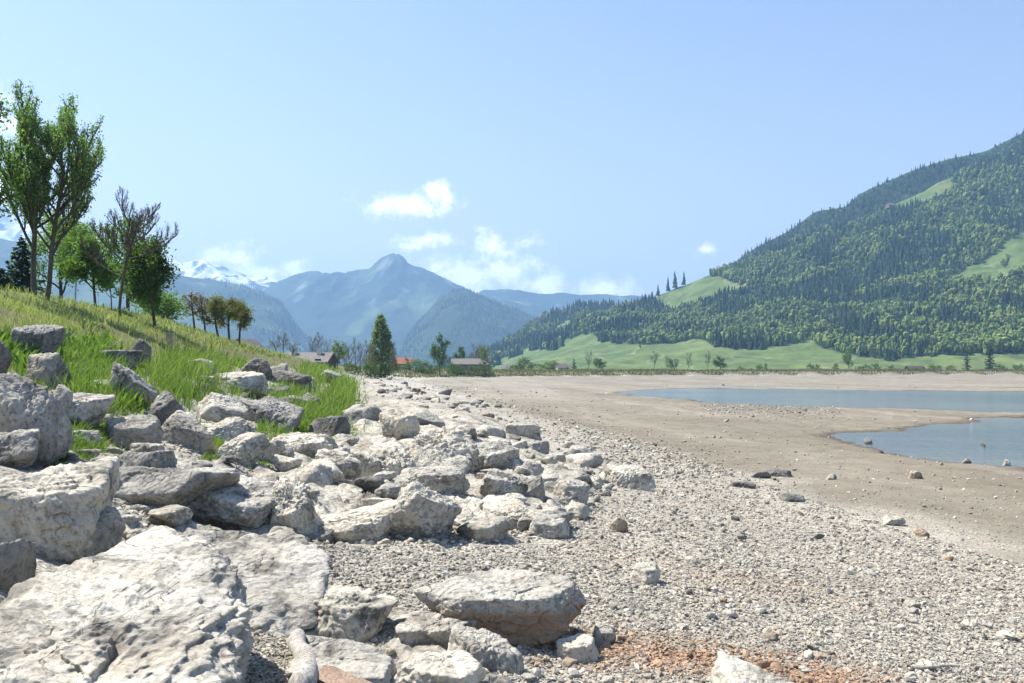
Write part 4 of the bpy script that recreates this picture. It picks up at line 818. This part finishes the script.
broad(9, -30, 30, 90, 90, 5000, .13, *MDG, 'leafy tree mostly cut off by the left edge of the view', first=.3)
broad(10, 112, 50, 30, 262, 1600, .15, *MDG, 'small thin tree hidden just left of the pollard trunk', first=.3, rad=.016)
def spruce(seed, loc, Hh, W, label, n=52, c=((.016, .034, .024), (.04, .07, .045)), leaf=.22, group=None):
    r = np.random.default_rng(seed); segs = [(np.array([[0, 0, 0], [0, 0, Hh * .5], [0, 0, Hh]]), np.array([.03, .018, .004]) * Hh * .7, 0)]; pts, dirs = [], []
    for i in range(n):
        f = .06 + .93 * (i + r.random()) / n; ln = W / 2 * (1 - f) ** .8 * r.uniform(.7, 1.15) + .05; a = i * 2.4 + r.normal() * .3; q = np.linspace(0, 1, 7)[:, None]; d = np.array([math.cos(a), math.sin(a), 0])
        P = np.array([0, 0, f * Hh]) + d * q * ln + np.array([0, 0, 1]) * (-.30 * q + .18 * q ** 2) * ln; segs.append((P, np.linspace(.012, .003, 7) * Hh * .5, 2)); m = max(6, int(ln / leaf * 14)); g = r.uniform(.1, 1, m)
        w = (1 - g) * .35 * ln + .05; side = np.array([-d[1], d[0], 0]); pts.append(np.array([0, 0, f * Hh]) + d * (g * ln)[:, None] + np.array([0, 0, 1]) * ((-.3 * g + .18 * g ** 2) * ln - np.abs(r.normal(size=m)) * .12 * ln ** .5)[:, None] + side * (w * r.uniform(-1, 1, m))[:, None])
    pts = np.concatenate(pts); m = len(pts); R3 = rand_rot(m, r); qd = np.array([[-.5, 0, 0], [0, -.22, 0], [.5, 0, -.06], [0, .22, 0]]); V = np.einsum('nij,mj->nmi', R3, qd) * (leaf * r.uniform(.7, 1.4, m))[:, None, None]; V[:, :, 2] *= .6; V += pts[:, None]
    cc_ = lerp(np.array(c[0]), np.array(c[1]), r.random((m, 1))); TV, TF, _ = merge([tube(P, R, 6)[:2] for P, R, _ in segs])
    return tree_obj('spruce_tree', loc, ((TV, TF, np.ones((len(TV), 1)) * np.array([.07, .055, .045])), (V.reshape(-1, 3), (np.array([[0, 1, 2, 3]])[None] + (np.arange(m) * 4)[:, None, None]).reshape(-1, 4), np.repeat(cc_, 4, 0))), label, group=group)
l = stand(22, 48); spruce(12, l, topy(l, 236), hpx(66, 48), 'dark blue-green fir low at the left behind the twin trunks', n=70, leaf=.26)
l = stand(2, 40); spruce(13, l, topy(l, 268), hpx(40, 40), 'small dark conifer at the left edge of the bank', n=44, leaf=.22)
# bee-hive-sized box by the bush
def box_mesh(b, lo, hi):
    m = bmesh.ops.create_cube(b, size=1)['verts']
    for v in m: v.co = Vector([lo[i] + (v.co[i] + .5) * (hi[i] - lo[i]) for i in range(3)])
def boxes(name, mat, parent, *bs, bevel=0):
    b = bmesh.new()
    for lo, hi in bs: box_mesh(b, lo, hi)
    if bevel: bmesh.ops.bevel(b, geom=b.edges[:], offset=bevel, segments=1)
    me = bpy.data.meshes.new(name); b.to_mesh(me); b.free(); return put(bpy.data.objects.new(name, me), name, parent, mat)
l = stand(170, 34); e = empty('wooden_box', l, label='small pale wooden box standing on the bank beside the light green bush', cat='box'); boxes('case', M_TIMB, e, ((-.11, -.1, 0), (.11, .1, .52)), bevel=.008); boxes('lid', M_SHUT, e, ((-.14, -.13, .523), (.14, .13, .57)), bevel=.008)
# the row of pollards further along the bank
for i, (px, Y, w, ty, bare, lab) in enumerate([(195, 66, 22, 292, 1, 'bare brown pollard, left of the five in the row along the bank'), (205, 67, 20, 294, 1, 'bare brown pollard, second from the left of the row along the bank'), (218, 66, 24, 297, 0, 'brownish-leaved pollard, middle of the row along the bank'),
                                               (229, 69, 24, 299, 0, 'green-brown leafy pollard, fourth from the left of the row'), (239, 71, 24, 302, 0, 'green-brown leafy pollard at the right end of the row')]):
    l = stand(px, Y); sg, tp = grow(40 + i, 3, (8, 6, 5), (72, 50, 40), (.36, .5, .5), (0, .06, .06, .05), .12, rad=.03, first=.42)
    tree_obj('pollard_tree', l, plant_mesh(sg, tp, 700 if bare else 3200, .13, .17, R_, (.14, .10, .07) if bare else (.13, .125, .045), (.20, .16, .10) if bare else (.22, .20, .08), hpx(w * 1.0, Y), topy(l, ty), minr=.013, barkc=(.10, .075, .06)), lab, group='pollards in a row along the bank')

# ------------------------------------------------------------------ buildings
def house(name, loc, Lx, Ly, hw, hr, yaw, mw, mr, label, cat='house', chim=None, eave=.5, wins=0, door=True):
    e = empty(name, loc, label=label, cat=cat); e.rotation_euler = (0, 0, math.radians(yaw)); a, b = Lx / 2, Ly / 2
    V = [(-a, -b, -1), (a, -b, -1), (a, b, -1), (-a, b, -1), (-a, -b, hw), (a, -b, hw), (a, b, hw), (-a, b, hw), (-a, 0, hw + hr), (a, 0, hw + hr)]
    me = bpy.data.meshes.new('wall'); me.from_pydata(V, [], [(0, 1, 5, 4), (2, 3, 7, 6), (1, 2, 6, 9, 5), (3, 0, 4, 8, 7)]); put(bpy.data.objects.new('wall', me), 'wall', e, mw)
    k = hr / b; A2, B2 = a + eave, b + eave; z0 = hw - k * eave + .06; zt = hw + hr + .06; th = .18
    V = [(-A2, -B2, z0), (A2, -B2, z0), (A2, 0, zt), (-A2, 0, zt), (A2, B2, z0), (-A2, B2, z0)]; V += [(x, y, z + th) for x, y, z in V]
    me = bpy.data.meshes.new('roof'); me.from_pydata(V, [], [(0, 3, 2, 1), (3, 5, 4, 2), (6, 7, 8, 9), (9, 8, 10, 11), (0, 1, 7, 6), (4, 5, 11, 10), (1, 2, 8, 7), (2, 4, 10, 8), (3, 0, 6, 9), (5, 3, 9, 11)]); rf = put(bpy.data.objects.new('roof', me), 'roof', e, mr)
    for cx in (chim or ()): boxes('chimney', M_WALLW, rf, ((cx - .35, -.9, hw + hr * .5), (cx + .35, -.2, hw + hr + .9)))
    for i in range(wins):
        x = lerp(-a, a, (i + .5) / wins); f = boxes('window', M_SHUT, e, ((x - .6, -b - .06, hw - 1.75), (x + .6, -b - .002, hw - .45))); boxes('pane', M_GLASS, f, ((x - .48, -b - .075, hw - 1.63), (x + .48, -b - .062, hw - .57)))
    if door: boxes('door', M_WALLD, e, ((a * .72 - .5, -b - .05, -.1), (a * .72 + .5, -b - .003, 2.0)))
    return e
def hl(px, Y, base): return (at(px, Y), Y, CH + (HY - base) * Y / F)
house('farmhouse', hl(305, 138, 371.5), 8.6, 5.5, 1.5, 1.35, -6, M_WALLD, M_ROOFG, 'long low house with a grey roof and chimney behind the grass bank', chim=(-1.6, 2.6), wins=4)
house('hut', hl(247, 95, 354), 3.0, 2.8, .3, 1.15, 78, M_WALLD, M_ROOFG, 'dark pitched roof of a hut showing over the grass bank', cat='hut', wins=0, door=False)
house('chalet', hl(404, 330, 367.5), 5.6, 4.6, 1.6, 2.0, 10, M_WALLD, M_ROOFR, 'small house with an orange-red roof right of the tall poplar', chim=(.5,), wins=3)
house('barn', hl(471, 300, 368), 13, 7, 1.3, 1.8, 4, M_WALLG, M_ROOFG, 'long grey-brown barn behind the shore trees at the foot of the valley', cat='barn', wins=3)
house('cottage', hl(561, 420, 371), 6, 4.5, 1.6, 1.8, 30, M_WALLW, M_ROOFG, 'little white-walled cottage beside the pale round bush on the far shore', wins=2)
house('shed', hl(507, 430, 371.5), 5, 3.5, 1.4, 1.2, 0, M_WALLW, M_ROOFG, 'tiny pale shed between the barn and the far shore bushes', cat='shed', wins=1)
house('barn', hl(915, 540, 370.5), 10, 6, 1.3, 1.5, 2, M_WALLD, M_WALLD, 'dark low barn on the far meadow at the right', cat='barn', wins=3)
tt = np.linspace(0, 1, 400); Xa, Ya, Za, ya = A.pos(np.full(400, 890.0), tt); j = int(np.argmin(np.abs(ya - 208)))
house('alp_hut', (Xa[j], Ya[j], Za[j] + 1.5), 13, 8, 3.5, 3.5, 25, M_WALLG, M_ROOFG, 'lone alpine hut high on the wooded hillside by the grass strip', cat='hut', wins=3)

# ------------------------------------------------------------------ trees and bushes of the far shore
def proto(seed, kind):
    r = np.random.default_rng(seed)
    if kind == 'poplar':
        sg, tp = grow(seed, 2, (26, 6), (26, 26), (.34, .45), (0, .1, .15), .07, rad=.02, first=.06); g = plant_mesh(sg[:1], tp, 200, .02, .01, r, (.045, .075, .018), (.10, .13, .035), .30, 1)
        n = 12000; m = 320; cz = r.beta(1.25, 1.5, m); ca = r.uniform(0, 2 * PI, m); env = lambda z: .235 * np.clip(z / .12, 0, 1) ** .5 * np.clip(1 - z, 0, 1) ** .6
        cr_ = env(cz) * r.uniform(.45, .95, m); w = r.integers(m, size=n); P = np.stack([cr_ * np.cos(ca), cr_ * np.sin(ca), .04 + cz * .95], 1)[w] + r.normal(size=(n, 3)) * np.array([.015, .015, .03])
        R3 = rand_rot(n, r); q = np.array([[-.5, 0, 0], [0, -.35, .08], [.5, 0, 0], [0, .35, .08]]); V = np.einsum('nij,mj->nmi', R3, q) * (.024 * r.uniform(.6, 1.3, n))[:, None, None] + P[:, None]
        c = lerp(np.array([.13, .165, .05]), np.array([.24, .28, .10]), np.clip(.6 * r.random(m)[w] + .4 * r.random(n), 0, 1)[:, None])
        g = (g[0], (V.reshape(-1, 3), (np.array([[0, 1, 2, 3]])[None] + (np.arange(n) * 4)[:, None, None]).reshape(-1, 4), np.repeat(c, 4, 0)))
    elif kind == 'round': sg, tp = grow(seed, 2, (12, 7), (60, 50), (.5, .5), (0, .04, .02), .14, rad=.03, first=.22); g = plant_mesh(sg, tp, 1500, .055, .04, r, (.05, .095, .02), (.11, .165, .04), .8, 1)
    elif kind == 'light': sg, tp = grow(seed, 2, (12, 7), (55, 45), (.5, .5), (0, .06, .04), .14, rad=.026, first=.2); g = plant_mesh(sg, tp, 1100, .055, .04, r, (.11, .16, .05), (.19, .24, .08), .75, 1)
    elif kind == 'bush': sg, tp = grow(seed, 2, (12, 6), (70, 50), (.7, .5), (0, .0, .0), .15, rad=.02, first=.03); g = plant_mesh(sg, tp, 1300, .075, .07, r, (.06, .10, .03), (.13, .18, .06), 1.5, 1)
    else: sg, tp = grow(seed, 3, (9, 6, 4), (42, 38, 30), (.5, .55, .5), (0, .08, .1, .1), .1, rad=.02, first=.2); g = plant_mesh(sg, tp, 160, .035, .03, r, (.12, .10, .07), (.17, .17, .09), .5, 1, minr=.0028, barkc=(.15, .125, .105))
    return g
PT = {k: [proto(500 + 7 * i + j, k) for j in range(2)] for i, k in enumerate(('poplar', 'round', 'light', 'bush', 'bare'))}; PM = {}
def shore(kind, px, Y, wpx, ytop, label, base=None, name=None, group=None, v=0):
    nm = name or {'poplar': 'poplar_tree', 'round': 'broadleaf_tree', 'light': 'broadleaf_tree', 'bush': 'bush', 'bare': 'bare_tree'}[kind]
    l = stand(px, Y, -.15) if base is None else hl(px, Y, base); e = empty(nm, l, label=label, cat='bush' if kind == 'bush' else 'tree', group=group); tr, cr = PT[kind][v % 2]
    for key, dat, mt in (('trunk' if kind != 'bush' else 'stem', tr, M_BARK), ('crown' if kind != 'bush' else 'foliage', cr, M_LEAF)):
        kk = (kind, v % 2, key)
        if kk not in PM: PM[kk] = mesh_np(key, dat[0], dat[1], dat[2], key in ('trunk', 'stem')); PM[kk].materials.append(mt)
        put(bpy.data.objects.new(key, PM[kk]), key, e)
    Hh = topy(l, ytop); w0 = {'poplar': .33, 'round': .8, 'light': .75, 'bush': 1.5, 'bare': .5}[kind]; w = hpx(wpx, Y) / w0; e.scale = (w, w, Hh); e.rotation_euler = (0, 0, (px * 1.7) % 6.28); return e
shore('poplar', 381, 190, 27, 316, 'tall tapering olive-green poplar at the end of the shore belt', name='poplar_tree')
shore('round', 440, 270, 21, 334, 'compact tall green tree by itself left of the grey-brown barn', v=1)
shore('bush', 415, 280, 40, 359, 'low dark green hedge bush below the red-roofed house'); shore('bush', 395, 262, 22, 362, 'small green bush at the foot of the tall poplar', v=1); shore('bush', 432, 285, 26, 361, 'green bush right of the red-roofed house', v=1)
shore('light', 337, 150, 20, 340, 'leafy young tree standing before the bare thicket, left of the poplar', v=0); shore('bush', 324, 140, 22, 360, 'olive bush in front of the grey-roofed house')
for i, px in enumerate((276, 283, 292, 345, 350, 355, 360, 365, 370, 391, 311, 317, 327)):
    shore('bare', px + .4, 118 if px < 300 else 165 + 3 * (i % 4), 15 if px < 300 else 11, (340, 332, 342, 344, 342, 336, 341, 339, 344, 346, 334, 331, 338)[i], 'bare grey-brown slim tree in the thicket around the grey-roofed house', group='bare trees around the grey-roofed house', v=i)
for i, px in enumerate((348, 358, 368, 374)): shore('bush', px, 158, 14, 361 + i % 2, 'brownish low bush under the bare thicket left of the poplar', group='low bushes under the bare thicket', v=i)
shore('light', 487, 300, 12, 345, 'green tree at the right end of the grey-brown barn', v=1); shore('bare', 474, 305, 14, 342, 'bare reddish tree behind the grey-brown barn'); shore('round', 460, 320, 14, 346, 'dark leafy tree behind the left end of the barn'); shore('bare', 482, 310, 10, 345, 'bare tree between the barn and the green end tree', v=1)
shore('bush', 545, 400, 30, 360, 'pale silvery round bush on the far shore', v=1); shore('bush', 524, 400, 26, 357, 'green bush left of the pale round bush', v=0); shore('bush', 515, 390, 20, 362, 'low bush at the left end of the far shore bushes', v=1); shore('bush', 455, 330, 30, 362, 'low green bush in front of the barn', v=0)
l = hl(574, 430, 371.5); spruce(14, l, hpx(13, 430), hpx(8, 430), 'tiny dark spruce right of the white-walled cottage', n=26, leaf=.6)
for i, (px, yt, w) in enumerate([(588, 350, 9), (654, 350, 9), (688, 352, 8), (708, 350, 7), (668, 355, 6), (676, 357, 6)]): shore('bare', px, 470, w, yt, 'thin bare tree on the far shore meadow', group='thin bare trees on the far shore meadow', v=i)
shore('round', 598, 460, 14, 358, 'rounded green bush-like tree beside a bare tree on the far shore'); shore('round', 721, 460, 17, 356, 'round green tree alone on the far shore near the middle of the water', v=1)
shore('light', 849, 480, 11, 350, 'light green tree on the far shore left of the dark barn', v=0); shore('light', 675, 465, 12, 358, 'loose light green tree on the far shore', v=1)
for i, (px, yt, w) in enumerate([(836, 363, 8), (862, 364, 16), (875, 363, 12), (935, 364, 18), (950, 365, 14), (760, 364, 9), (766, 363, 5), (812, 363, 10), (1000, 364, 16), (1018, 363, 14), (890, 365, 10), (742, 366, 8), (818, 364, 7)]): shore('bush', px, 475, w, yt, 'low rounded bush on the far meadow', group='low bushes on the far meadow', v=i)
l = hl(967, 520, 371.5); spruce(15, l, hpx(26, 520), hpx(11, 520), 'dark slim spruce on the far meadow, left of the broad dark spruce', n=40, leaf=.8)
l = hl(990, 520, 371.5); spruce(16, l, hpx(24, 520), hpx(18, 520), 'broad dark spruce on the far meadow near the right edge', n=44, leaf=.9)
for i, (px, w) in enumerate([(452, 12), (461, 14), (470, 10), (478, 14), (488, 12)]): shore('bush', px, 285, w, 362 + i % 3, 'low green bush along the front wall of the grey-brown barn', group='bushes along the front of the barn', v=i)
# reeds and rough grass along the far shore
r = np.random.default_rng(71); n = 150000; px = r.uniform(330, 1150, n); Yr = 230 + 290 * r.random(n); X = at(px, Yr); s = scoord(X, Yr); k = (s < 5) & (s > -70) & (r.random(n) < np.clip((Yr - 200) / 120, .15, 1)); X, Yr, s = X[k], Yr[k], s[k]; n = len(X)
hgt = r.uniform(.5, 1.9, n) * (.8 + .5 * fbm2(X, Yr, 25, 3, 5)) * np.clip(Yr / 450, .4, 1)
V, Fc, C = blades(X, Yr, hgt, np.full(n, .4), lerp(np.array([.13, .13, .075]), np.array([.20, .175, .115]), r.random((n, 1))), r, .25); obj_np('reeds', V, Fc, M_GRASS, col=C, kind='stuff', label='brown reed belt along the far shore')
# ------------------------------------------------------------------ air, sky, sun, camera
hz = NT('air'); hz.t.nodes.remove(hz.b)
pv = hz.n('VolumePrincipled', {'Color': (.34, .60, 1, 1), 'Density': HAZE_D, 'Anisotropy': .25}); hz.t.links.new(pv.outputs[0], hz.out.inputs['Volume'])
x0, x1, y0, y1, z0, z1 = -7200, 7200, -5300, 7600, -2.5, 840
bx = np.array([(x, y, z) for z in (z0, z1) for x, y in ((x0, y0), (x1, y0), (x1, y1), (x0, y1))], float)
obj_np('haze', bx, np.array([[3, 2, 1, 0], [4, 5, 6, 7], [0, 1, 5, 4], [1, 2, 6, 5], [2, 3, 7, 6], [3, 0, 4, 7]]), hz.m, kind='stuff', smooth=False, label='pale blue summer haze over the valley')

w = bpy.data.worlds.new('World'); sc.world = w; w.use_nodes = True; t = w.node_tree; bg = t.nodes['Background']
def wn(typ, ins=None, **p):
    n = t.nodes.new('ShaderNode' + typ)
    for k, v in p.items(): setattr(n, k, v)
    for k, v in (ins or {}).items():
        if isinstance(v, bpy.types.NodeSocket): t.links.new(v, n.inputs[k])
        else: n.inputs[k].default_value = v
    return n
def wm(op, a, b=0.0, c=0.0): return wn('Math', {0: a, 1: b, 2: c}, operation=op).outputs[0]
sky = wn('TexSky', sky_type='NISHITA', sun_disc=False, sun_elevation=SUN_EL, sun_rotation=SUN_AZ, altitude=900, air_density=1.0, dust_density=SKY_DUST, ozone_density=1.1)
dr = wn('TexCoord').outputs['Generated']; sp = wn('SeparateXYZ', {0: dr}); yc = wm('MAXIMUM', sp.outputs[1], .02)
uv = wn('CombineXYZ', {0: wm('DIVIDE', sp.outputs[0], yc), 1: wm('DIVIDE', sp.outputs[2], yc), 2: 0.0}).outputs[0]
CLOUDS = [(408, 205, 34, 11, 1.0), (438, 195, 14, 12, 1.0), (430, 240, 28, 6, .75), (412, 246, 14, 5, .7), (490, 250, 18, 16, .9), (506, 270, 34, 15, 1), (462, 276, 46, 15, 1), (440, 266, 22, 10, .9), (545, 284, 36, 10, 1), (602, 289, 40, 10, 1),
          (234, 259, 26, 13, .9), (270, 272, 34, 8, .9), (706, 249, 10, 6, .9), (-6, 112, 20, 18, 1), (2, 192, 24, 16, 1), (525, 243, 12, 4, .35)]
blob = None
for (cx, cy, a, b, k) in CLOUDS:
    d = wn('VectorMath', {0: uv, 1: ((cx - HX) / F, (HY - cy) / F, 0)}, operation='SUBTRACT').outputs[0]
    l = wn('VectorMath', {0: wn('VectorMath', {0: d, 1: (F / (a * 1.15), F / (b * 1.2), 0)}, operation='MULTIPLY').outputs[0]}, operation='LENGTH').outputs['Value']
    q = wm('MULTIPLY', wm('MAXIMUM', wm('SUBTRACT', 1.0, l), -4.0), k)
    blob = q if blob is None else wm('MAXIMUM', blob, q)
n1 = wn('TexNoise', {'Vector': uv, 'Scale': 34.0, 'Detail': 9, 'Roughness': .68}).outputs[0]
n2 = wn('TexNoise', {'Vector': uv, 'Scale': 90.0, 'Detail': 5, 'Roughness': .6}).outputs[0]
dens = wm('ADD', blob, wm('ADD', wm('MULTIPLY_ADD', n1, 4.0, -1.75), wm('MULTIPLY_ADD', n2, .8, -.4)))
mask = wn('MapRange', {0: dens, 1: -.1, 2: 1.3}, interpolation_type='SMOOTHSTEP').outputs[0]
cs = wn('MapRange', {0: dens, 1: .0, 2: 1.2, 3: CLOUD * .82, 4: CLOUD}).outputs[0]
cc = wn('Combine' + 'XYZ', {0: cs, 1: wm('MULTIPLY', cs, 1.0), 2: wm('MULTIPLY', cs, 1.0)}).outputs[0]
hw = wm('MULTIPLY', wm('EXPONENT', wm('MULTIPLY', wm('MAXIMUM', sp.outputs[2], 0.0), -HORIZ[3])), wm('MULTIPLY_ADD', sp.outputs[0], -.4, .86))   # summer haze pales the sky low down, most on the sun's side
hsky = wn('Mix', {0: hw, 6: sky.outputs[0], 7: (*HORIZ[:3], 1)}, data_type='RGBA').outputs[2]
mx = wn('Mix', {0: wm('MULTIPLY', mask, .8), 6: hsky, 7: cc}, data_type='RGBA')
t.links.new(mx.outputs[2], bg.inputs[0]); bg.inputs[1].default_value = SKY_S
try: w.cycles.sampling_method = 'MANUAL'; w.cycles.sample_map_resolution = 512
except Exception: pass

L = bpy.data.lights.new('sun', 'SUN'); L.energy = SUN_S; L.angle = math.radians(.55); L.color = (1, .94, .835)
so = bpy.data.objects.new('sun', L); COL.objects.link(so)
sd = Vector((math.sin(SUN_AZ) * math.cos(SUN_EL), math.cos(SUN_AZ) * math.cos(SUN_EL), math.sin(SUN_EL)))
so.rotation_euler = sd.to_track_quat('Z', 'Y').to_euler(); so.location = sd * 60
cam = bpy.data.cameras.new('camera'); co = bpy.data.objects.new('camera', cam); COL.objects.link(co); sc.camera = co
cam.sensor_width = 36; cam.lens = 36 * F / 1024; cam.shift_y = (HY - 341.5) / 1024; cam.clip_start = .1; cam.clip_end = 30000
co.location = (0, 0, CH); co.rotation_euler = (PI / 2, 0, 0)
vs = sc.view_settings; vs.view_transform = 'Standard'; vs.look = 'None'; vs.exposure = EXPO; vs.gamma = 1; vs.use_curve_mapping = False
cy = sc.cycles; cy.use_denoising = True; cy.max_bounces = 6; cy.diffuse_bounces = 3; cy.glossy_bounces = 2; cy.transmission_bounces = 3; cy.volume_bounces = 0; cy.transparent_max_bounces = 6
cy.use_adaptive_sampling = True; cy.adaptive_threshold = .012; cy.caustics_reflective = False; cy.caustics_refractive = False; cy.sample_clamp_indirect = 6
try: cy.denoiser = 'OPENIMAGEDENOISE'; cy.denoising_input_passes = 'RGB_ALBEDO_NORMAL'; cy.denoising_prefilter = 'ACCURATE'
except Exception: pass
